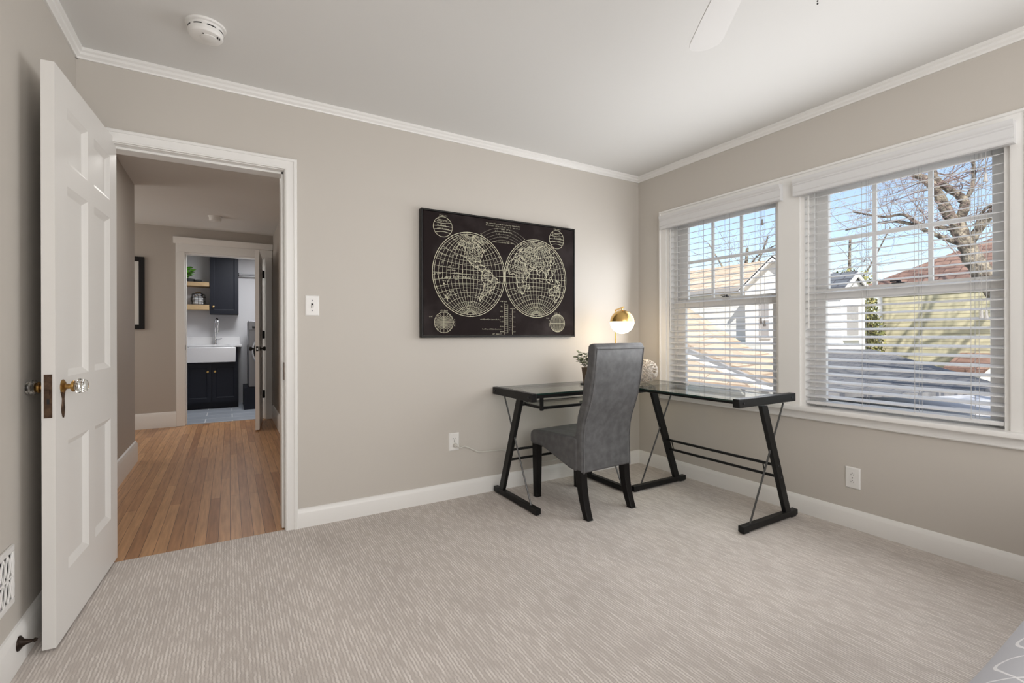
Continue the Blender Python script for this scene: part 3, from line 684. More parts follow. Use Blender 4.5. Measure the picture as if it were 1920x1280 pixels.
pl = thing('potted_plant', 'small dusty green plant in a tapered clay pot behind the grey chair', 'plant', (-.765, -.25, GZ))
obj('pot', MB().lathe([(.044, 0), (.046, .004), (.060, .115), (.062, .125), (.057, .125), (.054, .112), (.001, .110)], (-.765, -.25, GZ), 'z', 28), M['pot'], pl)
obj('saucer', MB().lathe([(.064, 0), (.074, .006), (.072, .007), (.05, .004)], (-.765, -.25, GZ), 'z', 28), M['slot'], pl)
def foliage(root, c, n, h, spread, leaf, m, seed, stem_r=.0016, per=9, up_=0.3):
    rnd = random.Random(seed); st = MB(); lf = MB(); c = Vector(c)
    for i in range(n):
        a = rnd.uniform(0, 2*PI); rr = rnd.uniform(.2, 1) * spread; hh = h * rnd.uniform(.55, 1.0)
        p0 = c + Vector((math.cos(a) * rr * .2, math.sin(a) * rr * .2, 0)); p2 = c + Vector((math.cos(a) * rr, math.sin(a) * rr, hh))
        p1 = (p0 + p2) / 2 + Vector((0, 0, hh * .15))
        pts = sub([p0, p1, p2], 5); st.tube(pts, stem_r, 5)
        for k in range(per):
            t = .3 + .7 * k / per; q = pts[min(int(t * (len(pts) - 1)), len(pts) - 1)]
            b = rnd.uniform(0, 2*PI); d = Vector((math.cos(b), math.sin(b), rnd.uniform(-.2, .7))).normalized(); L = leaf * rnd.uniform(.7, 1.2)
            sd = d.cross(Vector((rnd.uniform(-.4, .4), rnd.uniform(-.4, .4), 1))).normalized(); nz = sd.cross(d)
            w = L * .36
            v = [q, q + d*L*.35 + sd*w, q + d*L*.75 + sd*w*.8 - nz*L*.04, q + d*L - nz*L*.1, q + d*L*.75 - sd*w*.8 - nz*L*.04, q + d*L*.35 - sd*w, q + d*L*.5 + nz*L*.03]
            lf.add(v, [(0,1,6), (1,2,6), (2,3,6), (3,4,6), (4,5,6), (5,0,6)])
    obj('stems', st, M['stem'], root); return obj('foliage', lf, m, root)
foliage(pl, (-.765, -.25, .85), 16, .15, .14, .030, M['leaf'], 5, per=12)

bl = thing('wicker_ball', 'pale woven wicker ball lying on the glass desk corner beside the lamp', 'decorative ball', (-.335, -.40, GZ))
rnd = random.Random(8); wb = MB(); bc = Vector((-.335, -.40, GZ + .090))
for i in range(34):
    ax = Vector((rnd.gauss(0, 1), rnd.gauss(0, 1), rnd.gauss(0, 1))).normalized(); u = ax.orthogonal().normalized(); v = ax.cross(u)
    off = rnd.uniform(-.045, .045); r = .087 * rnd.uniform(.97, 1.0); rc = math.sqrt(max(r*r - off*off, 1e-6))
    wb.tube([bc + ax * (off + .003 * math.sin(5*t*2*PI/28 + i)) + (u * math.cos(t*2*PI/28) + v * math.sin(t*2*PI/28)) * rc for t in range(28)], .0026, 5, closed=True)
obj('wicker_weave', wb, M['wicker'], bl)

# ================================================================== MAP PICTURE
mp = thing('framed_map', 'black framed antique double-hemisphere world map hanging above the desk', 'picture', (-1.37, -.02, 1.10))
PX0, PX1, PZ0, PZ1 = -2.003, -.738, 1.098, 1.947; PF = -.044
fr = MB(); t = .012
fr.box(PX0, PX0 + t, PF, -.002, PZ0, PZ1).box(PX1 - t, PX1, PF, -.002, PZ0, PZ1).box(PX0 + t, PX1 - t, PF, -.002, PZ0, PZ0 + t).box(PX0 + t, PX1 - t, PF, -.002, PZ1 - t, PZ1)
obj('frame', fr, M['frame'], mp, bevel=.0015, seg=1)
CY = PF + .004
cvs = obj('canvas', MB().box(PX0 + t + .003, PX1 - t - .003, CY, -.006, PZ0 + t + .003, PZ1 - t - .003), M['canvas'], mp, smooth=False)
pln = lambda u, z: (u, CY - .0008, z)
pr = MB(); dim = MB()
def circ(c, rx, rz, a0=0, a1=2*PI, n=72): return [(c[0] + rx * math.cos(a0 + (a1-a0)*i/n), c[1] + rz * math.sin(a0 + (a1-a0)*i/n)) for i in range(n + 1)]
def nicolosi(lam, phi):
    """globular projection, lam, phi in radians (|lam| <= pi/2), unit disc"""
    if abs(lam) < 1e-6: return (0, phi / (PI/2))
    if abs(phi) < 1e-6: return (lam / (PI/2), 0)
    if abs(abs(lam) - PI/2) < 1e-6: return (math.copysign(math.cos(phi), lam), math.sin(phi))
    if abs(abs(phi) - PI/2) < 1e-6: return (0, math.copysign(1, phi))
    b = PI/(2*lam) - 2*lam/PI; c = 2*phi/PI; sp = math.sin(phi); d = (1 - c*c)/(sp - c)
    Mq = (b*sp/d - b/2)/(1 + b*b/(d*d)); N = (d*d*sp/(b*b) + d/2)/(1 + d*d/(b*b))
    x = Mq + math.copysign(math.sqrt(max(0, Mq*Mq + math.cos(phi)**2/(1 + b*b/(d*d)))), lam)
    y = N + math.copysign(math.sqrt(max(0, N*N - (d*d/(b*b)*sp*sp + d*sp - 1)/(1 + d*d/(b*b)))), -phi)
    return (x, y)
def pt(lon, lat, C0, c, r):
    l = (lon - C0 + 540) % 360 - 180
    l = max(-90, min(90, l)); x, y = nicolosi(math.radians(l), math.radians(max(-90, min(90, lat)))); return (c[0] + x * r[0], c[1] + y * r[1])
COASTS = {
 'w': [
  [(-168,66),(-162,63),(-165,60),(-158,58),(-152,59),(-140,60),(-133,56),(-127,51),(-124,47),(-124,41),(-121,35),(-117,32),(-112,28),(-109,23),(-112,27),(-114,31),(-108,26),(-105,21),(-99,17),(-93,15),(-87,13),(-84,10),(-80,8),(-78,8),(-77,4),(-80,0),(-81,-5),(-77,-12),(-71,-18),(-70,-26),(-72,-35),(-74,-43),(-75,-50),(-70,-54),(-66,-55),(-69,-51),(-66,-46),(-64,-41),(-58,-38),(-57,-34),(-52,-33),(-48,-27),(-42,-23),(-39,-15),(-35,-8),(-37,-4),(-44,-2),(-50,1),(-53,6),(-61,9),(-67,11),(-73,12),(-77,9),(-82,9),(-83,14),(-88,16),(-87,21),(-91,19),(-96,19),(-97,25),(-94,29),(-89,30),(-83,29),(-81,25),(-80,29),(-76,35),(-71,41),(-66,44),(-61,46),(-65,49),(-57,52),(-62,58),(-70,61),(-78,62),(-78,56),(-83,52),(-87,56),(-94,59),(-92,63),(-86,67),(-95,69),(-110,68),(-125,70),(-141,70),(-156,71),(-168,66)],
  [(-45,60),(-52,65),(-54,70),(-62,76),(-55,81),(-35,83),(-20,80),(-21,72),(-32,68),(-40,64),(-45,60)],
  [(-64,62),(-75,67),(-85,72),(-78,73),(-68,68),(-64,62)], [(-84,22),(-77,20),(-74,20),(-80,23),(-84,22)], [(-73,19),(-69,19),(-70,18),(-74,18),(-73,19)],
  [(-95,73),(-85,77),(-80,82),(-65,82),(-78,77),(-95,73)], [(-125,72),(-115,73),(-105,72),(-112,69),(-125,72)],
  [(-188,-35),(-183,-38),(-186,-41),(-192,-46),(-187,-42),(-188,-35)], [(-155,20),(-156,19),(-157,21),(-155,20)], [(-180,-17),(-178,-18),(-181,-18),(-180,-17)],
  [(-59,47),(-53,47),(-56,51),(-59,47)]],
 'e': [
  [(-9,43),(-9,37),(-6,36),(-2,37),(3,42),(9,44),(12,42),(16,38),(18,40),(13,45),(19,42),(23,37),(26,40),(28,37),(36,36),(34,31),(25,32),(20,31),(11,34),(10,37),(0,36),(-6,35),(-10,30),(-16,24),(-17,15),(-13,9),(-8,4),(1,6),(9,4),(10,-1),(13,-8),(12,-17),(15,-27),(18,-34),(25,-34),(32,-28),(36,-22),(40,-15),(39,-7),(43,0),(51,11),(43,12),(38,19),(34,27),(32,30),(35,28),(39,21),(43,13),(52,16),(59,21),(56,25),(50,27),(48,30),(55,27),(62,25),(67,25),(72,20),(76,9),(80,14),(86,20),(91,22),(94,17),(98,10),(103,2),(102,7),(100,13),(105,9),(109,13),(106,20),(114,22),(121,28),(120,35),(118,39),(124,40),(126,35),(129,37),(131,43),(140,51),(137,54),(150,59),(156,57),(160,61),(170,62),(160,69),(140,72),(113,75),(98,76),(80,72),(68,68),(50,68),(43,66),(38,66),(40,68),(28,71),(14,67),(5,61),(8,58),(12,56),(17,58),(20,63),(24,65),(22,60),(29,60),(20,55),(12,54),(8,54),(4,52),(-2,49),(-4,48),(-1,44),(-9,43)],
  [(-5,50),(1,51),(-1,54),(-3,58),(-6,57),(-3,54),(-5,50)], [(-10,52),(-6,53),(-8,55),(-10,52)], [(-20,64),(-14,65),(-19,66),(-20,64)],
  [(44,-25),(47,-25),(50,-15),(48,-13),(44,-18),(44,-25)], [(80,6),(82,7),(80,9),(80,6)],
  [(114,-22),(122,-18),(130,-12),(137,-16),(141,-11),(146,-19),(153,-26),(150,-37),(144,-38),(138,-34),(131,-31),(124,-33),(116,-35),(114,-22)],
  [(95,5),(104,-4),(105,-6),(99,1),(95,5)], [(109,1),(117,6),(118,1),(114,-4),(109,1)], [(105,-7),(114,-8),(106,-6),(105,-7)], [(120,1),(123,-5),(121,-3),(120,1)], [(131,-1),(141,-3),(147,-8),(141,-9),(135,-4),(131,-1)],
  [(131,32),(137,35),(141,40),(140,36),(131,32)], [(141,42),(145,44),(142,45),(141,42)], [(120,18),(124,12),(122,7),(120,14),(120,18)], [(145,-41),(148,-43),(146,-41)], [(54,71),(60,76),(68,77),(56,72),(54,71)]]}
def hemisphere(C0, c, r, key, seed):
    rnd = random.Random(seed)
    for k, w_ in ((1.0, .0045), (.955, .0030)): pr.ribbon(circ(c, r[0]*k, r[1]*k), w_, pln, closed=False)
    ri = (r[0]*.955, r[1]*.955)
    for i in range(72):
        a = 2*PI*i/72; L = 1.0 if i % 3 == 0 else .975
        pr.ribbon([(c[0]+ri[0]*math.cos(a), c[1]+ri[1]*math.sin(a)), (c[0]+r[0]*math.cos(a)*L, c[1]+r[1]*math.sin(a)*L)], .0016, pln)
    for l in range(-80, 81, 10): pr.ribbon([pt(C0 + l, p, C0, c, ri) for p in range(-85, 86, 5)], .0020, pln)
    for p in range(-80, 81, 10): pr.ribbon([pt(C0 + l, p, C0, c, ri) for l in range(-90, 91, 5)], .0032 if p == 0 else .0020, pln)
    for p in (-66.5, -23.5, 23.5, 66.5): dim.ribbon([pt(C0 + l, p, C0, c, ri) for l in range(-90, 91, 6)], .0013, pln)
    for cst in COASTS[key]:
        pts = []
        for i in range(len(cst) - 1):
            (a, b), (d, e) = cst[i], cst[i+1]; n = max(2, int(math.hypot(d-a, e-b) / 2.5))
            for k in range(n): pts.append((a + (d-a)*k/n + rnd.uniform(-.5, .5), b + (e-b)*k/n + rnd.uniform(-.5, .5)))
        pts.append(cst[-1])
        pr.ribbon([pt(a, b, C0, c, ri) for a, b in pts], .0048, pln)
    # rivers, borders and tiny engraved lettering inside the land
    main = [q for q in COASTS[key] if len(q) > 9]
    def inside(x, y, poly):
        ins = False; j = len(poly) - 1
        for i in range(len(poly)):
            (xi, yi), (xj, yj) = poly[i], poly[j]
            if (yi > y) != (yj > y) and x < (xj - xi) * (y - yi) / (yj - yi) + xi: ins = not ins
            j = i
        return ins
    done = 0
    while done < (360 if key == 'w' else 560):
        lo, la = C0 + rnd.uniform(-88, 88), rnd.uniform(-55, 74)
        if not any(inside(lo, la, q) or inside(lo - 360, la, q) for q in main): 
            if rnd.random() > .035: continue
        p = [(lo, la)]; a = rnd.uniform(0, 2*PI)
        for k in range(rnd.randint(2, 5)):
            a += rnd.uniform(-1, 1); p.append((p[-1][0] + 2.2*math.cos(a), p[-1][1] + 1.8*math.sin(a)))
        (pr if rnd.random() < .6 else dim).ribbon([pt(x, y, C0, c, ri) for x, y in p], .0026, pln); done += 1
def scribble(mb, x, z, length, h, rnd, slope=0.0, w_=.0016):
    """illegibly small engraved lettering: rows of tiny letter strokes"""
    u = 0
    while u < length:
        if rnd.random() < .14: u += h * .9; continue
        wd = h * rnd.uniform(.35, .6); zz = z + slope * u
        a = [(x+u, zz), (x+u, zz + h * rnd.choice((.6, .6, 1))), (x+u+wd*.7, zz + h*.5), (x+u+wd*.7, zz)]
        mb.ribbon(a[:rnd.randint(2, 4)], w_, pln); u += wd + h * .22
gl, glr = (-1.650, 1.533), (.276, .290); gr_, grr = (-1.1035, 1.536), (.277, .290)
hemisphere(-110, gl, glr, 'w', 11); hemisphere(70, gr_, grr, 'e', 12)
rnd = random.Random(21)
for i in range(46):  # ocean names and routes across the western disc
    a = rnd.uniform(0, 2*PI); q = math.sqrt(rnd.random()) * .85; x = gl[0] + glr[0]*q*math.cos(a) - .05; z = gl[1] + glr[1]*q*math.sin(a)
    if x < -1.68: scribble(pr, x, z, rnd.uniform(.02, .06), .010, rnd, rnd.uniform(-.3, .3), .0022)
for k in range(7): scribble(pr, -1.885 + k*.055, 1.497 + .002*k, .04, .020, rnd, 0, .003)
# corner spheres
def small(c, rx, rz, kind):
    pr.ribbon(circ(c, rx, rz, n=48), .0032, pln)
    scribble(pr, c[0] - rx*.35, c[1] + rz + .004, rx*.8, .012, rnd)
    if kind == 'zones':
        for f, b in ((.78, -.12), (.45, -.10), (0.05, .02), (-.3, .06), (-.62, .14)):
            h = math.sqrt(1 - f*f); pr.ribbon([(c[0] + rx*h*s, c[1] + rz*(f + b*(1 - s*s))) for s in [i/8 - 1 for i in range(17)]], .0030, pln)
            if abs(f) < .5: scribble(pr, c[0] - rx*.6, c[1] + rz*(f + .05), rx*1.2, .010, rnd)
    elif kind == 'parallels':
        pr.ribbon([(c[0], c[1]-rz), (c[0], c[1]+rz)], .0022, pln)
        for i in range(-7, 8):
            f = i/8; h = math.sqrt(1 - f*f); b = f * .5
            pr.ribbon([(c[0] + rx*h*s, c[1] + rz*(f - b*(1 - s*s)*.8)) for s in [k/8 - 1 for k in range(17)]], .0020, pln)
    else:
        pr.ribbon([(c[0]-rx, c[1]), (c[0]+rx, c[1])], .003, pln)
        for i in range(-7, 8):
            f = i/8; pr.ribbon([(c[0] + rx*f*math.cos(a), c[1] + rz*math.sin(a)) for a in [PI*(k/16 - .5) for k in range(17)]], .0017, pln)
    if kind != 'zones':
        scribble(pr, c[0] - rx - .035, c[1] + rz*.5, .025, .009, rnd)
        for k in range(5): pr.ribbon([(c[0] + (rx+.006)*(1 if kind == 'parallels' else -1), c[1] + rz*(.3 - .15*k)), (c[0] + (rx+.012)*(1 if kind == 'parallels' else -1), c[1] + rz*(.26 - .15*k))], .003, pln)
small((-1.851, 1.839), .068, .067, 'zones'); small((-.914, 1.846), .068, .070, 'zones2' if False else 'zones')
small((-1.845, 1.200), .068, .069, 'parallels'); small((-.908, 1.204), .068, .068, 'meridians')
# fan of text between the spheres
fc = (-1.385, 1.60)
for rr in (.195, .215, .235, .257, .279): dim.ribbon(circ(fc, rr*1.05, rr, math.radians(52), math.radians(128), 24), .0018, pln)
for a in (52, 128): pr.ribbon([(fc[0] + 1.05*rr*math.cos(math.radians(a)), fc[1] + rr*math.sin(math.radians(a))) for rr in (.195, .285)], .0026, pln)
pr.ribbon(circ(fc, .195*1.05, .195, math.radians(52), math.radians(128), 24), .0026, pln)
for z, L in ((1.902, .28), (1.886, .28), (1.868, .14), (1.851, .15), (1.834, .12), (1.816, .11), (1.788, .09), (1.775, .19)): scribble(pr if L > .12 else dim, fc[0] - L/2, z, L, .0085, rnd)
# scale bars
pr.ribbon([(-1.380, 1.118), (-1.380, 1.348)], .0024, pln); pr.ribbon([(-1.350, 1.13), (-1.350, 1.335)], .0016, pln); pr.ribbon([(-1.313, 1.118), (-1.313, 1.300)], .0024, pln)
for k in range(15):
    z = 1.13 + k*.0145; pr.ribbon([(-1.376, z), (-1.352, z)], .0020, pln)
for k in range(6):
    scribble(pr, -1.415, 1.135 + k*.036, .025, .009, rnd)
    if k < 5: scribble(dim, -1.305, 1.135 + k*.036, .02, .008, rnd)
for x, z, L in ((-1.572, 1.221, .175), (-1.563, 1.153, .165), (-1.475, 1.119, .085), (-1.41, 1.352, .05), (-1.33, 1.303, .04)): scribble(pr, x, z, L, .0085, rnd)
for k in range(9): scribble(dim, -1.338 + .0008*k, 1.15 + .016*k, .016, .007, rnd)
obj('map_lines', pr, M['ink'], cvs, smooth=False); obj('fine_map_lines', dim, M['inkdim'], cvs, smooth=False)

# ================================================================== SWITCH, OUTLETS, CORD
def plate(root, P, hw_, hh, name='cover_plate'):
    mb = MB(); L = [(0, 0), (.0015, .003), (.006, .0058), (hw_, .0062)]
    rings = [[P(-hw_ + a, -hh + a, t), P(hw_ - a, -hh + a, t), P(hw_ - a, hh - a, t), P(-hw_ + a, hh - a, t)] for a, t in L[:3]]
    v = [p for r in rings for p in r]; f = [(4*i+k, 4*i+(k+1)%4, 4*i+4+(k+1)%4, 4*i+4+k) for i in range(2) for k in range(4)] + [(8,9,10,11)]
    return obj(name, mb.add(v, f), M['plastic'], root, ang=20)
def disc(P, u, z, r, t0, t1, n=12, zr=None):
    mb = MB(); zr = zr or r
    v = [P(u + r*math.cos(2*PI*k/n), z + zr*math.sin(2*PI*k/n), t) for t in (t0, t1) for k in range(n)]
    return mb.add(v, [(k, (k+1)%n, n+(k+1)%n, n+k) for k in range(n)] + [tuple(n+k for k in range(n))])
def slab(P, u0, u1, z0, z1, t0, t1): return MB().hexa([P(u0,z0,t0), P(u1,z0,t0), P(u1,z1,t0), P(u0,z1,t0)], [P(u0,z0,t1), P(u1,z0,t1), P(u1,z1,t1), P(u0,z1,t1)])
sw = thing('light_switch', 'white toggle light switch on the wall beside the bedroom doorway', 'light switch', (-2.66, 0, 1.291))
PS = lambda u, z, t: (-2.660 + u, -t, 1.291 + z)
plate(sw, PS, .039, .061)
obj('toggle_slot', slab(PS, -.006, .006, -.013, .013, .005, .0066), M['slot'], sw)
obj('toggle', MB().hexa([PS(-.004,-.009,.006), PS(.004,-.009,.006), PS(.004,.003,.006), PS(-.004,.003,.006)], [PS(-.0035,-.014,.018), PS(.0035,-.014,.018), PS(.0035,-.006,.019), PS(-.0035,-.006,.019)]), M['plastic'], sw, bevel=.001)
for z in (.03, -.03): obj('screw', disc(PS, 0, z, .0035, .005, .0072), M['bolt'], sw)
def outlet(P, loc, label, group=None):
    r = thing('wall_outlet', label, 'outlet', loc)
    plate(r, P, .0385, .061)
    for s in (1, -1):
        f = obj('socket', disc(P, 0, s*.021, .0165, .004, .0076, 20, .0135), M['plastic'], r)
        g = slab(P, -.0075, -.0055, s*.021 - .002, s*.021 + .006, .0075, .0079); h = slab(P, .0055, .0075, s*.021 - .001, s*.021 + .006, .0075, .0079); k = disc(P, 0, s*.021 - .0075, .0026, .0075, .0079)
        mb = MB()
        for q in (g, h, k): mb.add(q.v, q.f)
        obj('slots', mb, M['slot'], f)
    obj('screw', disc(P, 0, 0, .003, .005, .0072), M['bolt'], r)
    return r
outlet(lambda u, z, t: (-1.758 + u, -t, .384 + z), (-1.758, 0, .384), 'white outlet with the lamp cord plugged in, beside the desk')
outlet(lambda u, z, t: (-t, -1.658 - u, .288 - z), (0, -1.658, .288), 'white outlet with nothing plugged in, under the window facing the tree')
co = thing('lamp_cord', 'clear lamp cord running from the outlet along the wall to the desk', 'cord', (-1.755, -.02, .363))
obj('plug', MB().lathe([(.012, -.030), (.014, -.024), (.014, -.0085)], (-1.755, 0, .363), 'y', 14).tube([(-1.755, -.030, .363), (-1.744, -.034, .358)], .006, 8), M['clearcord'], co)
cpts = sub([(-1.750, -.032, .361), (-1.725, -.034, .345), (-1.69, -.026, .349), (-1.63, -.022, .322), (-1.585, -.022, .298), (-1.52, -.024, .292), (-1.44, -.022, .288), (-1.36, -.022, .276), (-1.2, -.024, .20), (-1.0, -.03, .15), (-.8, -.024, .20), (-.66, -.022, .45), (-.60, -.020, .66), (-.585, -.022, .735), (-.560, -.045, .752), (-.53, -.09, .7495), (-.50, -.14, .752)], 8)
obj('cord', MB().tube([p + Vector((0, 0, .0022)) for p in cpts], .0024, 6).tube([p - Vector((0, 0, .0018)) for p in cpts], .0022, 6), M['clearcord'], co)

# ================================================================== CEILING: SMOKE DETECTORS, FAN
def smoke(x, y, z, r, label, detail=True):
    t = thing('smoke_detector', label, 'smoke detector', (x, y, z))
    obj('mounting_ring', MB().lathe([(r, 0), (r, -.004), (r*.985, -.009), (r*.88, -.011)], (x, y, z), 'z', 48), M['plastic'], t, ang=25)
    body = obj('body', MB().lathe([(r*.86, -.008), (r*.86, -.020), (r*.845, -.022), (r*.845, -.026), (r*.87, -.028), (r*.86, -.042), (r*.80, -.050), (r*.70, -.053), (.001, -.055)], (x, y, z), 'z', 48), M['plastic'], t, ang=25)
    if detail:
        for k in range(8):
            a0 = 2*PI*k/8 + .1; mb = MB(); n = 6; v = []
            for i in range(n + 1):
                a = a0 + .5 * i/n
                for rr in (r*.84, r*.872):
                    for zz in (-.0225, -.0265): v.append((x + rr*math.cos(a), y + rr*math.sin(a), z + zz))
            f = []
            for i in range(n): f += [(4*i+2, 4*i+6, 4*i+7, 4*i+3), (4*i, 4*i+4, 4*i+6, 4*i+2), (4*i+1, 4*i+3, 4*i+7, 4*i+5)]
            obj('vent_slot', mb.add(v, f), M['slot'], body)
        obj('test_button', MB().lathe([(r*.42, -.052), (r*.42, -.0565), (r*.38, -.058), (.001, -.0585)], (x + .012, y - .006, z), 'z', 28), M['plastic'], body, ang=25)
        for q in ((.045, -.028), (.052, -.022)): obj('sounder_slot', MB().box(x + q[0] - .002, x + q[0] + .002, y + q[1] - .006, y + q[1] + .006, z - .0555, z - .052), M['slot'], body)
        obj('indicator_lamp', MB().box(x - .012, x - .006, y - .04, y - .036, z - .056, z - .052), M['slot'], body)
    return t
smoke(-3.165, -.505, ZC, .078, 'white smoke detector on the bedroom ceiling')
smoke(-3.215, 3.33, HZ, .07, 'white smoke detector on the hall ceiling', False)

fan = thing('ceiling_fan', 'white ceiling fan with a pull chain, one blade reaching into view', 'ceiling fan', (-1.905, -2.32, ZC))
fx, fy = -1.905, -2.32
obj('canopy', MB().lathe([(.075, ZC), (.073, ZC - .03), (.05, ZC - .055), (.02, ZC - .06), (.02, ZC - .12)], (fx, fy, 0), 'z', 32), M['fanw'], fan)
obj('motor_housing', MB().lathe([(.03, 2.365), (.09, 2.36), (.115, 2.33), (.115, 2.26), (.10, 2.225), (.055, 2.205), (.05, 2.185), (.03, 2.18)], (fx, fy, 0), 'z', 36), M['fanw'], fan)
obj('light_globe', MB().lathe([(.05, 2.185), (.085, 2.165), (.098, 2.13), (.085, 2.09), (.05, 2.065), (.001, 2.058)], (fx, fy, 0), 'z', 32), M['frost'], fan)
for k in range(5):
    a = math.radians(52.6 + 72 * k); ux, uy = math.cos(a), math.sin(a); pitch = math.tan(math.radians(9))
    def F(r, c, dz=0.0): return (fx + ux*r - uy*c, fy + uy*r + ux*c, 2.203 - c*pitch + dz)
    out = [(.19, -.045), (.45, -.056), (.575, -.060), (.604, -.058), (.622, -.048), (.634, -.025), (.638, 0), (.634, .022), (.622, .044), (.600, .058), (.575, .062), (.45, .058), (.19, .045)]
    n = len(out); mb = MB().add([F(r, c, .003) for r, c in out] + [F(r, c, -.003) for r, c in out], [tuple(range(n)), tuple(range(2*n-1, n-1, -1))] + [(i, (i+1)%n, n+(i+1)%n, n+i) for i in range(n)])
    b = obj('blade', mb, M['fanw'], fan, ang=50)
    mb = MB().add([F(r, c, dz) for dz in (.010, .003) for r, c in ((.09, -.02), (.26, -.035), (.26, .035), (.09, .02))], [(0,1,2,3), (7,6,5,4), (0,4,5,1), (1,5,6,2), (2,6,7,3), (3,7,4,0)])
    obj('blade_iron', mb, M['fanw'], b)
cx_, cy_ = -1.872, -2.404; bc_ = MB()
zc = 1.901
for i in range(46): bc_.sphere((cx_, cy_, zc + i * .0062), .0021, 6, 4)
obj('pull_chain', bc_, M['slot'], fan)

# ================================================================== LEFT WALL: REGISTER, DOOR STOP
rg = thing('wall_register', 'white cast grille heating register low on the wall behind the open door', 'vent', (XL, -.95, .225))
ry0, ry1, rz0, rz1 = -1.115, -.790, .228, .424
f_ = MB()
for a, b, c, d in ((ry0, ry1, rz0, rz0+.02), (ry0, ry1, rz1-.022, rz1), (ry0, ry0+.018, rz0+.02, rz1-.022), (ry1-.016, ry1, rz0+.02, rz1-.022)): f_.box(XL, XL + .009, a, b, c, d)
obj('frame', f_, M['trim'], rg, bevel=.003)
gr2 = MB(); zz0, zz1 = rz0 + .02, rz1 - .022
ny = 8
for i in range(ny + 1):
    y = ry0 + .018 + (ry1 - ry0 - .034) * i / ny
    for sg in (-1, 1): gr2.tube([(XL + .006, y + sg * .0145 * math.sin(PI * 2 * k / 24), zz0 + (zz1 - zz0) * k / 24) for k in range(25)], .0030, 6)
gr2.tube([(XL + .007, ry0 + .02, (zz0+zz1)/2), (XL + .007, ry1 - .02, (zz0+zz1)/2)], .004, 6)
obj('grille', gr2, M['trim'], rg)
obj('duct_opening', MB().box(XL, XL + .001, ry0 + .01, ry1 - .01, rz0 + .01, rz1 - .012), M['slot'], rg)
ds = thing('door_stop', 'dark metal rod door stop on the baseboard behind the open door', 'door stop', (XL + .017, -.79, .085))
obj('flange', MB().lathe([(.024, 0), (.023, .004), (.012, .012), (.007, .024), (.006, .03)], (XL + .017, -.79, .086), 'x', 20), M['darkbronze'], ds)
obj('rod', MB().lathe([(.005, .03), (.0045, .036), (.007, .038), (.007, .042), (.0045, .044), (.0045, .048)], (XL + .017, -.79, .086), 'x', 14), M['darkbronze'], ds)

# ================================================================== BED (its corner enters the frame)
bed = thing('bed', 'bed corner with a grey and white patterned comforter', 'bed', (-1.4, -3.5, 0))
bx0, bx1, by0, by1 = -2.33, -.32, -4.3, -2.70
def pillowbox(x0, x1, y0, y1, z0, z1, r, nx, ny, seed, amp):
    """soft box: rounded top shell hanging down to z0, gently wrinkled"""
    rnd = random.Random(seed); ph = [(rnd.uniform(2, 9), rnd.uniform(2, 9), rnd.uniform(0, 6)) for _ in range(6)]
    mb = MB(); v = []; idx = {}
    def edge(t, n):  # parameter 0..n -> (offset from lo side, drop)
        return t
    prof = [(0, z0)] + [(0, z0 + (z1 - r - z0) * k / 3) for k in (1, 2, 3)] + [(r - r*math.cos(a), z1 - r + r*math.sin(a)) for a in (PI/8, PI/4, 3*PI/8, PI/2)]
    us = [(p[0], p[1]) for p in prof]
    def axis(lo, hi, n):
        L = [(lo + o, z) for o, z in us]; L += [(lo + r + (hi - lo - 2*r) * k / n, z1) for k in range(1, n)]; L += [(hi - o, z) for o, z in reversed(us)]; return L
    X = axis(x0, x1, nx); Y = axis(y0, y1, ny)
    for i, (x, zx) in enumerate(X):
        for j, (y, zy) in enumerate(Y):
            z = min(zx, zy); d = sum(math.sin(a*x + b*y + c) for a, b, c in ph) * amp / 3
            v.append((x, y, z + (d if z > z0 + .01 else 0)))
    m_ = len(Y); f = [(i*m_+j, (i+1)*m_+j, (i+1)*m_+j+1, i*m_+j+1) for i in range(len(X)-1) for j in range(m_-1)]
    return mb.add(v, f)
obj('comforter', pillowbox(bx0, bx1, by0, by1, .16, .615, .12, 26, 20, 4, .010), M['quilt'], bed, ang=80, subsurf=1)
obj('mattress', MB().box(bx0 + .06, bx1 - .02, by0 + .06, by1 - .06, .27, .50), M['towel'], bed, bevel=.03)
obj('bed_base', MB().box(bx0 + .07, bx1 - .02, by0 + .07, by1 - .07, .12, .27), M['ebony'], bed, bevel=.005)
for x in (bx0 + .12, bx1 - .08):
    for y in (by0 + .12, by1 - .12): obj('leg', MB().box(x - .025, x + .025, y - .025, y + .025, 0, .12), M['ebony'], bed)

# ================================================================== HALL AND LAUNDRY
hp = thing('framed_print', 'black framed print on the far hall wall, half hidden by the wall corner', 'picture', (-4.2, FY - .02, 1.63))
fb = MB(); hx0, hx1, hz0, hz1 = -4.50, -3.955, 1.198, 2.064
fb.box(hx0, hx0+.055, FY-.03, FY-.002, hz0, hz1).box(hx1-.055, hx1, FY-.03, FY-.002, hz0, hz1).box(hx0+.055, hx1-.055, FY-.03, FY-.002, hz0, hz0+.055).box(hx0+.055, hx1-.055, FY-.03, FY-.002, hz1-.055, hz1)
obj('frame', fb, M['frame'], hp, bevel=.004)
obj('mat_board', MB().box(hx0+.05, hx1-.05, FY-.014, FY-.004, hz0+.05, hz1-.05), M['paper'], hp, smooth=False)
def shaker(nm, root, x0, x1, z0, z1, yf, th, knob=None):
    P = lambda s, t, z: (x0 + s, yf + t, z)
    d = obj(nm, door_leaf(None, P, x1 - x0, z1, th, z0, [(.055, x1 - x0 - .055, z0 + .06, z1 - .06)], .007, .012), M['navy'], root, ang=20)
    if knob:
        obj('knob', MB().lathe([(.013, 0), (.013, -.004), (.006, -.007), (.006, -.016), (.015, -.020), (.016, -.028), (.010, -.032), (.001, -.033)], (knob[0], yf, knob[1]), 'y', 18), M['brass'], d)
    return d
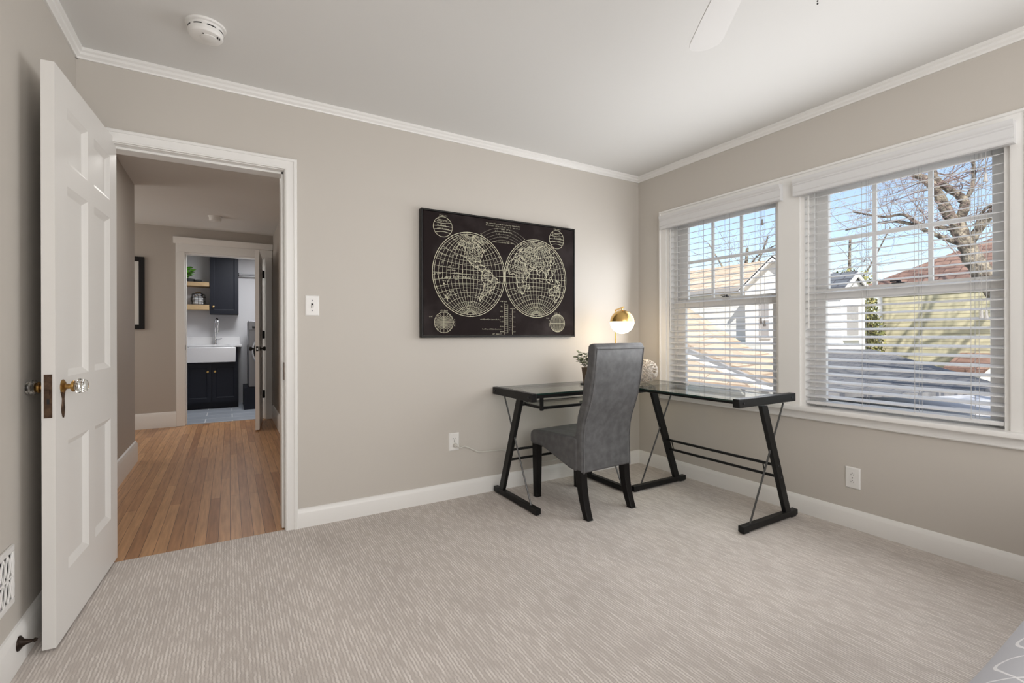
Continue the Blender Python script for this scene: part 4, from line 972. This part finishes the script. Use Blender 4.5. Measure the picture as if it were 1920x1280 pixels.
bc2 = thing('sink_cabinet', 'navy two-door base cabinet under the farmhouse sink', 'cabinet', (-3.3, 5.85, 0))
obj('carcass', MB().box(-3.70, -2.96, 5.57, 6.13, .09, .706).box(-3.70, -2.96, 5.64, 6.13, 0, .09).box(-3.70, -3.655, 5.57, 6.13, .706, .943).box(-2.992, -2.96, 5.57, 6.13, .706, .943), M['navy'], bc2, smooth=False)
shaker('door', bc2, -3.66, -3.318, .11, .695, 5.55, .02, (-3.365, .57)); shaker('door', bc2, -3.310, -2.965, .11, .695, 5.55, .02, (-3.272, .57))
sk = thing('farmhouse_sink', 'white apron-front farmhouse sink set in the navy cabinet', 'sink', (-3.32, 5.75, .71))
s_ = MB().box(-3.65, -2.996, 5.50, 5.53, .712, .940).box(-3.65, -2.996, 5.96, 5.99, .712, .940).box(-3.65, -3.62, 5.53, 5.96, .712, .94).box(-3.026, -2.996, 5.53, 5.96, .712, .94).box(-3.62, -3.026, 5.53, 5.96, .712, .74)
obj('basin', s_, M['ceramic'], sk, bevel=.008)
ct = thing('countertop', 'white quartz counter with a low backsplash around the sink', 'countertop', (-3.3, 5.98, .945))
obj('slab', MB().box(-3.74, -2.91, 5.965, 6.13, .945, .978).box(-3.74, -3.655, 5.53, 5.965, .945, .978).box(-2.99, -2.91, 5.53, 5.965, .945, .978), M['quartz'], ct, bevel=.002)
obj('backsplash', MB().box(-3.74, -2.928, 6.112, 6.138, .978, 1.10), M['quartz'], ct, bevel=.002)
fc_ = thing('faucet', 'chrome gooseneck faucet behind the farmhouse sink', 'faucet', (-3.278, 6.04, .978))
obj('spout', MB().tube(sub([(-3.278, 6.04, .978), (-3.278, 6.04, 1.10), (-3.278, 6.04, 1.28), (-3.27, 6.01, 1.365), (-3.255, 5.95, 1.39), (-3.24, 5.90, 1.35), (-3.237, 5.89, 1.27)], 8), .014, 12).lathe([(.026, .978), (.026, .99), (.02, 1.0), (.02, 1.07)], (-3.278, 6.04, 0), 'z', 18).lathe([(.017, 1.17), (.018, 1.28)], (-3.237, 5.89, 0), 'z', 14), M['chrome'], fc_)
obj('lever', MB().tube([(-3.262, 6.04, 1.055), (-3.22, 6.03, 1.06), (-3.19, 6.0, 1.075)], .009, 10), M['chrome'], fc_)
uc = thing('wall_cabinet', 'tall navy wall cabinet above the farmhouse sink', 'cabinet', (-3.15, 6.0, 1.46))
obj('carcass', MB().box(-3.345, -2.953, 5.87, 6.138, 1.462, 2.42), M['navy'], uc, smooth=False)
shaker('door', uc, -3.345, -2.953, 1.465, 2.42, 5.85, .02, (-3.298, 1.575))
for z0, z1, lb in ((1.895, 1.958, 'upper light oak floating shelf with the bright green plant'), (1.526, 1.604, 'lower light oak floating shelf with the towel basket')):
    obj_ = obj('floating_shelf', MB().box(-3.95, -3.352, 5.86, 6.138, z0, z1), M['shelfwood'], None, bevel=.002)
    tag(obj_, lb, 'shelf')
hr = thing('hanging_rod', 'chrome hanging rod beside the navy wall cabinet', 'rod', (-2.5, 6.04, 2.13))
obj('rod', MB().tube([(-2.945, 6.02, 2.125), (-1.705, 6.02, 2.125)], .014, 12), M['silver'], hr)
obj('end_bracket', MB().lathe([(.026, 0), (.026, .012)], (-2.953, 6.02, 2.125), 'x', 16), M['slot'], hr)
gp = thing('potted_plant', 'bright green plant in a dark pot on the upper oak shelf', 'plant', (-3.63, 6.0, 1.958))
obj('pot', MB().lathe([(.06, 0), (.075, .03), (.078, .055), (.07, .055), (.001, .05)], (-3.625, 6.0, 1.958), 'z', 20), M['darkgrey'], gp)
foliage(gp, (-3.655, 5.96, 1.99), 12, .21, .11, .085, M['green'], 9, per=5)
dc = tag(obj('trinket_bowl', MB().lathe([(.03, 0), (.055, .012), (.06, .03), (.05, .042), (.001, .046)], (-3.505, 5.98, 1.958), 'z', 20), M['darkgrey']), 'small dark grey lidded bowl beside the green plant', 'bowl')
tb_ = thing('wire_basket', 'round black wire basket of towels on the lower oak shelf', 'basket', (-3.50, 5.98, 1.604))
b_ = MB()
for z, r in ((0.004, .085), (.06, .10), (.12, .10), (.17, .085)): b_.tube([(-3.50 + r*math.cos(2*PI*k/28), 5.98 + r*math.sin(2*PI*k/28), 1.604 + z) for k in range(28)], .004, 6, closed=True)
obj('rings', b_, M['basketm'], tb_)
b_ = MB()
for k in range(12):
    a = 2*PI*k/12; b_.tube([(-3.50 + r*math.cos(a), 5.98 + r*math.sin(a), 1.604 + z) for z, r in ((.004, .085), (.06, .10), (.12, .10), (.17, .085))], .003, 5)
obj('wires', b_, M['basketm'], tb_)
for k, (lb) in enumerate(('folded white towel at the bottom of the wire basket', 'folded white towel in the middle of the wire basket', 'folded white towel uppermost in the wire basket')):
    q = MB().box(-3.565, -3.435, 5.925, 6.035, 1.612 + .036*k, 1.646 + .036*k)
    tag(obj('folded_towel', q, M['towel'], None, bevel=.013, seg=3), lb, 'towel', 'towels in the wire basket')
tag(obj('silver_ball', MB().sphere((-3.50, 5.975, 1.768), .05, 20, 14, (1.25, 1, .9)), M['chrome'], ang=80), 'shiny silver dome resting on the folded towels', 'ornament')
wm = thing('washing_machine', 'silver front-loading washing machine beside the sink cabinet', 'washing machine', (-2.49, 5.55, .33))
wx0, wx1 = -2.833, -2.15
obj('body', MB().box(wx0, wx1, 5.22, 5.92, .335, 1.345), M['silver'], wm, bevel=.012)
obj('control_panel', MB().box(wx0 + .005, wx1 - .005, 5.212, 5.222, 1.205, 1.335), M['silver'], wm, bevel=.003)
obj('detergent_drawer', MB().box(wx0 + .05, wx0 + .22, 5.206, 5.214, 1.225, 1.262), M['darkglass'], wm, bevel=.003)
obj('door_ring', MB().lathe([(.292, .0), (.292, -.02), (.282, -.032), (.270, -.032), (.266, -.02)], (-2.50, 5.22, .885), 'y', 48), M['chrome'], wm)
obj('door_glass', MB().lathe([(.270, -.026), (.22, -.05), (.12, -.07), (.001, -.075)], (-2.50, 5.22, .885), 'y', 40), M['darkglass'], wm)
tag(obj('washer_pedestal', MB().box(wx0 - .06, wx1 + .02, 5.20, 5.95, 0, .33), M['navy'], None, bevel=.003), 'navy platform box under the washing machine', 'platform')

# ================================================================== OUTSIDE
struct('ground', MB().box(.14, 60, -40, 60, -3.6, -3.4), M['xground'], 'ground outside')
def xthing(name, label, cat, loc): return thing(name, label, cat, loc)
def poly(mb, top, th, mi=0):
    """slab under a polygon of 3-D points"""
    n = len(top); return mb.add([tuple(p) for p in top] + [(p[0], p[1], p[2] - th) for p in top], [tuple(range(n)), tuple(range(2*n-1, n-1, -1))] + [((i+1)%n, i, n+i, n+(i+1)%n) for i in range(n)], mi)
# white house beyond the narrow window
wh = xthing('house', 'white house with tan shingle roof and gable, outside the window next to the corner', 'house', (11, 6.5, -3.4))
obj('main_wall', MB().box(10.05, 13.2, 5.35, 12, -3.4, 2.45), M['xwhite'], wh, smooth=False)
obj('main_roof', poly(MB(), [(9.9, 12, 2.50), (9.9, 5.3, 2.50), (12, 5.3, 3.53), (12, 12, 3.53)], .1), M['xtan'], wh, smooth=False)
obj('back_roof', poly(MB(), [(12, 12, 3.53), (12, 5.3, 3.53), (13.4, 5.3, 2.8), (13.4, 12, 2.8)], .1), M['xtan'], wh, smooth=False)
obj('gutter', MB().box(9.82, 9.92, 5.45, 12, 2.40, 2.51), M['xgutter'], wh)
gb = MB().prism([(5.26, 2.40), (4.38, 3.14), (3.50, 2.40), (3.50, -3.4), (4.0, -3.4), (5.20, -3.4)], 'x', 9.6, 11.2)
obj('gable_wall', gb, M['xwhite'], wh, smooth=False)
gr_f = MB()
for sg, y0, y1 in ((1, 5.36, 4.38), (-1, 3.40, 4.38)):
    gr_f.hexa([(9.45, y0, 2.30), (9.62, y0, 2.30), (9.62, y1, 3.10), (9.45, y1, 3.10)], [(9.45, y0, 2.40), (9.62, y0, 2.40), (9.62, y1, 3.22), (9.45, y1, 3.22)])
    poly(gr_f, [(9.45, y0, 2.42), (9.45, y1, 3.24), (11.6, y1, 3.24), (11.6, y0, 2.42)][::sg], .06)
obj('gable_roof', gr_f, M['xplain'], wh, smooth=False)
wn_ = obj('window', MB().box(9.56, 9.6, 4.50, 4.80, 1.00, 2.05), M['xplain'], wh, smooth=False)
obj('pane', MB().box(9.55, 9.562, 4.54, 4.76, 1.05, 1.50).box(9.55, 9.562, 4.54, 4.76, 1.56, 2.0), M['xgutter'], wn_, smooth=False)
wg = xthing('building_wing', 'low wing with a tan roof sloping in front of the white house', 'building', (7.5, 5, -3.4))
obj('wall', MB().box(9.35, 9.58, 5.4, 8.2, -3.4, .8), M['xwhite'], wg, smooth=False)
obj('roof', poly(MB(), [(9.3, 8.2, 2.75), (6.0, 5.35, 1.26), (6.0, 4.398, .916), (6.0, 2.328, .166), (6.0, 1.9, .02), (9.3, 4.0, .50), (9.3, 4.571, .617), (9.3, 5.611, .925), (9.3, 6.903, 1.881)], .08), M['xtan'], wg, smooth=False)
obj('fascia', poly(MB(), [(6.0, 6.0, 1.40), (5.9, 6.0, 1.40), (5.9, 1.9, -.02), (6.0, 1.9, -.02)], .21), M['xgutter'], wg, smooth=False)
pb = xthing('porch', 'low tan-roofed porch with a white fascia below the white house', 'porch', (4.5, 2.5, -3.4))
obj('porch_roof', poly(MB(), [(5.0, 3.9, .76), (4.0, 3.1, .26), (4.0, 1.40, .235), (5.0, 1.50, .03)], .06), M['xtan'], pb, smooth=False)
obj('fascia', MB().hexa([(4.98, 4.0, .70), (5.1, 4.0, .70), (5.1, 1.3, -.10), (4.98, 1.3, -.10)], [(4.98, 4.0, .83), (5.1, 4.0, .83), (5.1, 1.3, .02), (4.98, 1.3, .02)]), M['xplain'], pb)
obj('gutter', MB().box(3.93, 4.01, 1.50, 3.3, .13, .235), M['xgutter'], pb)
obj('wall', MB().box(4.1, 5.4, 1.6, 3.9, -3.4, .0), M['xplain'], pb)
# low roofs of our own house, below the sill
fr_ = obj('flat_roof', MB().box(.16, 3.4, -6, 3.2, -.1, .12).box(3.4, 8.6, -8, .9, -.1, .12), M['xflat'], None, smooth=False)
tag(fr_, 'pale flat roof just below the window sill outside', 'roof')
pts = [(7.5, 2.9, .80), (7.65, 1.35, .817), (6.78, .55, .722), (5.77, -.32, .613), (5.2, -.8, .552), (4.72, -1.2, .50), (4.3, -.99, .455), (3.85, -.55, .406), (3.6, -.1, .379), (3.3, .55, .346)]
lr = thing('lower_roof', 'grey shingled roof with dappled shade outside the window, below the yellow house', 'roof', (5.5, 1, -3.4))
obj('shingles', poly(MB(), pts, .05), M['xgrey'], lr, smooth=False)
obj('walls_below', MB().box(4.0, 7.4, .95, 1.25, -3.4, .30), M['xplain'], lr, smooth=False)
# dormer
dm = thing('dormer', 'small white gabled dormer with a dark roof and a window, rising from the grey roof', 'dormer', (9.6, 3.2, .3))
obj('walls', MB().prism([(9.0, .2), (10.15, .2), (10.15, 2.16), (9.6, 2.52), (9.0, 2.12)], 'y', 2.50, 3.3), M['xwhite2'], dm, smooth=False)
rf = MB()
rf.hexa([(8.88, 2.42, 2.06), (8.88, 3.3, 2.06), (9.6, 3.3, 2.53), (9.6, 2.42, 2.53)], [(8.88, 2.42, 2.12), (8.88, 3.3, 2.12), (9.6, 3.3, 2.60), (9.6, 2.42, 2.60)])
rf.hexa([(9.6, 2.42, 2.53), (9.6, 3.3, 2.53), (10.30, 3.3, 2.10), (10.30, 2.42, 2.10)], [(9.6, 2.42, 2.60), (9.6, 3.3, 2.60), (10.30, 3.3, 2.16), (10.30, 2.42, 2.16)])
obj('roof', rf, M['xslate'], dm, smooth=False)
tr_ = MB()
for a, b in ((8.9, 9.6), (10.28, 9.6)):
    za = 2.02 if a < 9.6 else 2.06
    tr_.hexa([(a, 2.40, za), (b, 2.40, 2.46), (b, 2.43, 2.46), (a, 2.43, za)], [(a, 2.40, za + .09), (b, 2.40, 2.57), (b, 2.43, 2.57), (a, 2.43, za + .09)])
obj('rake_boards', tr_, M['xplain'], dm, smooth=False)
wn_ = obj('window', MB().box(9.12, 9.75, 2.46, 2.50, 1.02, 1.85).box(9.06, 9.80, 2.42, 2.50, .97, 1.03), M['xplain'], dm, smooth=False)
pn = MB()
for a, b in ((9.17, 9.33), (9.35, 9.52), (9.54, 9.70)):
    for c, d in ((1.46, 1.61), (1.64, 1.79)): pn.box(a, b, 2.45, 2.462, c, d)
pn.box(9.17, 9.70, 2.45, 2.462, 1.09, 1.41)
obj('pane', pn, M['xgutter'], wn_, smooth=False)
# yellow house
yh = thing('house', 'yellow clapboard house with a red-brown hipped roof behind the bare tree', 'house', (17, 0, -3.4))
obj('wall', MB().box(14, 22, -6, 3.72, -3.4, 2.45), M['xyellow'], yh, smooth=False)
obj('corner_board', MB().box(13.97, 14.05, 3.64, 3.76, -3.4, 2.4), M['xplain'], yh, smooth=False)
obj('eave', MB().box(13.86, 22.4, -6.4, 3.95, 2.42, 2.62), M['xgutter'], yh, smooth=False)
obj('roof', MB().add([(13.8, 4.05, 2.60), (13.8, -6.5, 2.60), (22.5, -6.5, 2.60), (22.5, 4.05, 2.60), (18, -.6, 5.15), (18, -1.4, 5.15)], [(0,4,5,1), (1,5,2), (2,5,4,3), (3,4,0), (0,1,2,3)]), M['xbrown'], yh, smooth=False)
obj('side_roof', poly(MB(), [(14.0, 1.85, .60), (12.7, 1.85, .22), (12.7, 1.05, .22), (14.0, 1.05, .60)], .07), M['xbrown'], yh, smooth=False)
obj('side_porch', MB().box(12.85, 14, 1.15, 1.75, -3.4, .2), M['xplain'], yh, smooth=False)

# trees
def bare_tree(name, label, limbs, seed, twig_levels=3, n0=5, tl=.9, base=None, cat='tree', group=None, loc=(0,0,0), yspread=1.0):
    root = thing(name, label, cat, loc, group=group); rnd = random.Random(seed)
    tk = MB(); tw = MB()
    for k, (pts, r0, r1) in enumerate(limbs):
        P = sub(pts, 6); n = len(P)
        P = [p + Vector((rnd.uniform(-1, 1), rnd.uniform(-1, 1), 0)) * r0 * .10 for p in P]
        rad = [(r0 + (r1 - r0) * i/(n-1)) * rnd.uniform(.9, 1.1) for i in range(n)]
        if k == 0: tk.tube(P, rad, 12); obj('trunk', tk, M['xbark'], root, ang=60)
        else: obj('branch', MB().tube(P, rad, 9), M['xbark'], root, ang=60)
        def grow(p, d, L, r, lev):
            q = [p]; dd = d.copy()
            for s in range(4):
                dd = (dd + Vector((rnd.uniform(-.35, .35), rnd.uniform(-.35, .35), rnd.uniform(-.25, .35)))).normalized(); q.append(q[-1] + dd * L / 4)
            tw.tube(q, [r * (1 - .16*i) for i in range(5)], 4 if lev < 2 else 3, caps=False)
            if lev < twig_levels:
                for c in range(rnd.randint(2, 4)):
                    s = rnd.randint(1, 4); nd = (dd + Vector((rnd.uniform(-1, 1), rnd.uniform(-1, 1) * yspread, rnd.uniform(-.7, .8)))).normalized()
                    grow(q[s], nd, L * rnd.uniform(.5, .75), r * .55, lev + 1)
        for c in range(n0):
            i = rnd.randint(n // 3, n - 1) if k else rnd.randint(n // 2, n - 1)
            d = Vector((rnd.uniform(-.7, .7), rnd.uniform(-1, 1), rnd.uniform(-.3, .8))).normalized()
            grow(P[i], d, tl * rnd.uniform(.6, 1.2), min(rad[i] * .28, .014), 1)
    t_ = obj('twigs', tw, M['xtwig'], root); t_['kind'] = 'stuff'
    return root
bare_tree('tree', 'big bare tree with a thick pale forked trunk in front of the yellow house', [
    ([(10.5, -.7, -3.4), (10.5, -.55, -1), (10.5, -.15, 1.2), (10.5, .38, 2.1), (10.5, .62, 2.65), (10.5, .81, 3.15), (10.5, .89, 3.42)], .22, .14),
    ([(10.5, .87, 3.30), (10.45, 1.06, 3.81), (10.4, 1.26, 4.34), (10.4, 1.45, 4.63), (10.4, 1.66, 4.82), (10.4, 2.1, 5.5)], .115, .06),
    ([(10.5, .88, 3.35), (10.55, .85, 3.64), (10.6, .81, 3.92), (10.6, .88, 4.09), (10.55, 1.06, 4.31), (10.5, 1.24, 4.53), (10.5, 1.30, 4.72), (10.5, 1.33, 5.3)], .10, .05),
    ([(10.5, .88, 3.33), (10.4, 1.04, 3.42), (10.3, 1.22, 3.48), (10.2, 1.50, 3.60), (10.1, 1.72, 3.83), (10.1, 2.1, 3.86), (10, 2.7, 4.1)], .055, .02),
    ([(10.5, .82, 3.05), (10.4, 1.03, 3.17), (10.3, 1.34, 3.39), (10.2, 1.64, 3.62), (10.2, 2.1, 3.75), (10.1, 2.9, 3.7)], .06, .02),
    ([(10.5, .70, 2.80), (10.6, .65, 3.21), (10.6, .60, 3.49), (10.6, .48, 3.74), (10.6, .2, 3.85), (10.6, -.3, 4.3)], .05, .02),
    ([(10.5, .75, 3.0), (10.6, .2, 3.9), (10.6, -.6, 4.8), (10.6, -1.5, 6.0), (10.6, -2.2, 8.0)], .09, .04),
    ([(10.6, -.6, 4.8), (10.5, -1.6, 5.2), (10.4, -2.6, 6.0), (10.3, -3.4, 7.4)], .08, .03),
    ([(10.6, -.3, 4.5), (10.6, -.5, 5.6), (10.5, -.9, 6.8), (10.4, -1.0, 8.4)], .08, .03),
    ([(10.6, -.5, 5.2), (10.6, -1.9, 5.6), (10.5, -3.0, 6.6), (10.5, -3.6, 8.2)], .05, .025),
    ([(10.6, -.2, 4.4), (10.7, -1.4, 4.9), (10.8, -2.6, 5.2), (10.8, -3.8, 5.4)], .05, .025),
    ([(10.6, -.9, 5.2), (10.6, -1.2, 6.2), (10.6, -1.8, 7.2), (10.6, -1.9, 8.6)], .05, .025),
    ([(10.6, -1.5, 6.0), (10.5, -2.6, 6.6), (10.4, -3.6, 6.8)], .06, .03),
    ([(10.6, .82, 4.0), (10.7, .72, 4.25), (10.7, .69, 4.7), (10.7, .75, 5.4)], .05, .025),
], 31, 4, 10, 1.1, loc=(10.5, .3, -3.4), yspread=1.4)
bare_tree('tree', 'slim bare tree rising behind the tan roof of the white house', [
    ([(20, 12.5, -3.4), (20, 12.4, 1), (20, 12.1, 3.5), (20, 11.9, 5.6)], .2, .07),
    ([(20, 12.2, 3.2), (20, 11.4, 4.6), (20, 10.8, 6.0)], .07, .03), ([(20, 12.2, 3.4), (20, 13.2, 4.6), (20, 14.2, 6.2)], .07, .03),
    ([(20, 12.0, 4.4), (20, 11.2, 5.2), (20, 10.0, 5.6)], .05, .02), ([(20, 12.3, 2.6), (20, 14, 4), (20, 15.4, 4.6)], .06, .02)], 7, 3, 8, 1.5, loc=(20, 12.5, -3.4))
bare_tree('tree', 'slim bare tree rising between the white dormer and the sky', [
    ([(24, 9.4, -3.4), (24, 9.3, 1), (24, 9.0, 3.5), (24, 8.9, 6)], .15, .05),
    ([(24, 9.2, 3.0), (24, 10.2, 4.6), (24, 10.8, 6.0)], .06, .025), ([(24, 9.1, 3.2), (24, 8.2, 4.2), (24, 7.2, 6.2)], .06, .025)], 17, 3, 12, 1.8, loc=(24, 9.4, -3.4))
def shrub(label, c, r, n, seed, leaf=.1):
    t = thing('shrub', label, 'shrub', (c[0], c[1], -3.4)); rnd = random.Random(seed); lf = MB(); st = MB()
    for k in range(7):
        st.tube([(c[0] + rnd.uniform(-.1, .1), c[1] + rnd.uniform(-.1, .1), -3.4), (c[0] + r[0]*rnd.uniform(-.5, .5), c[1] + r[1]*rnd.uniform(-.5, .5), c[2] + r[2]*.5)], [.05, .02], 5)
    for i in range(n):
        v = Vector((rnd.gauss(0, 1), rnd.gauss(0, 1), rnd.gauss(0, 1))).normalized() * (rnd.random() ** .4)
        p = Vector((c[0] + v.x*r[0], c[1] + v.y*r[1], c[2] + v.z*r[2])); a = Vector((rnd.gauss(0, 1), rnd.gauss(0, 1), rnd.gauss(0, 1))).normalized(); b = a.orthogonal().normalized()
        L = leaf * rnd.uniform(.6, 1.3); lf.add([p, p + a*L*.5 + b*L*.3, p + a*L, p + a*L*.5 - b*L*.3], [(0,1,2,3)])
    obj('stems', st, M['xtwig'], t); obj('foliage', lf, M['xleaf'], t)
bare_tree('tree', 'bare tree close to the house, shading the grey shingled roof', [
    ([(2.4, -6.0, -3.4), (2.4, -5.9, 0), (2.5, -5.6, 2.2), (2.6, -5.2, 3.4)], .22, .14),
    ([(2.6, -5.2, 3.3), (2.9, -4.2, 3.6), (3.4, -3.3, 4.0), (4.2, -2.6, 4.3)], .12, .05),
    ([(2.6, -5.3, 3.2), (2.6, -4.3, 3.4), (2.5, -3.5, 3.5), (2.3, -2.9, 3.9)], .11, .05),
    ([(2.6, -5.2, 3.4), (3.4, -4.6, 4.0), (4.2, -4.0, 4.2), (5.2, -3.4, 4.6)], .11, .05),
    ([(2.9, -4.2, 3.6), (3.0, -3.6, 4.4), (3.0, -3.0, 5.2)], .09, .04),
    ([(2.6, -5.2, 3.4), (2.5, -4.8, 4.6), (2.9, -4.2, 5.6)], .11, .05)], 41, 4, 16, 1.0, loc=(2.4, -6, -3.4), yspread=1.3)
shrub('olive green shrub between the white dormer and the yellow house', (13.0, 3.75, .6), (.5, .55, 1.7), 2600, 3, .12)
shrub('tall yellowish hedge tree behind the dormer roof', (16.5, 5.9, 1.6), (1.0, 1.7, 1.95), 3400, 4, .2)
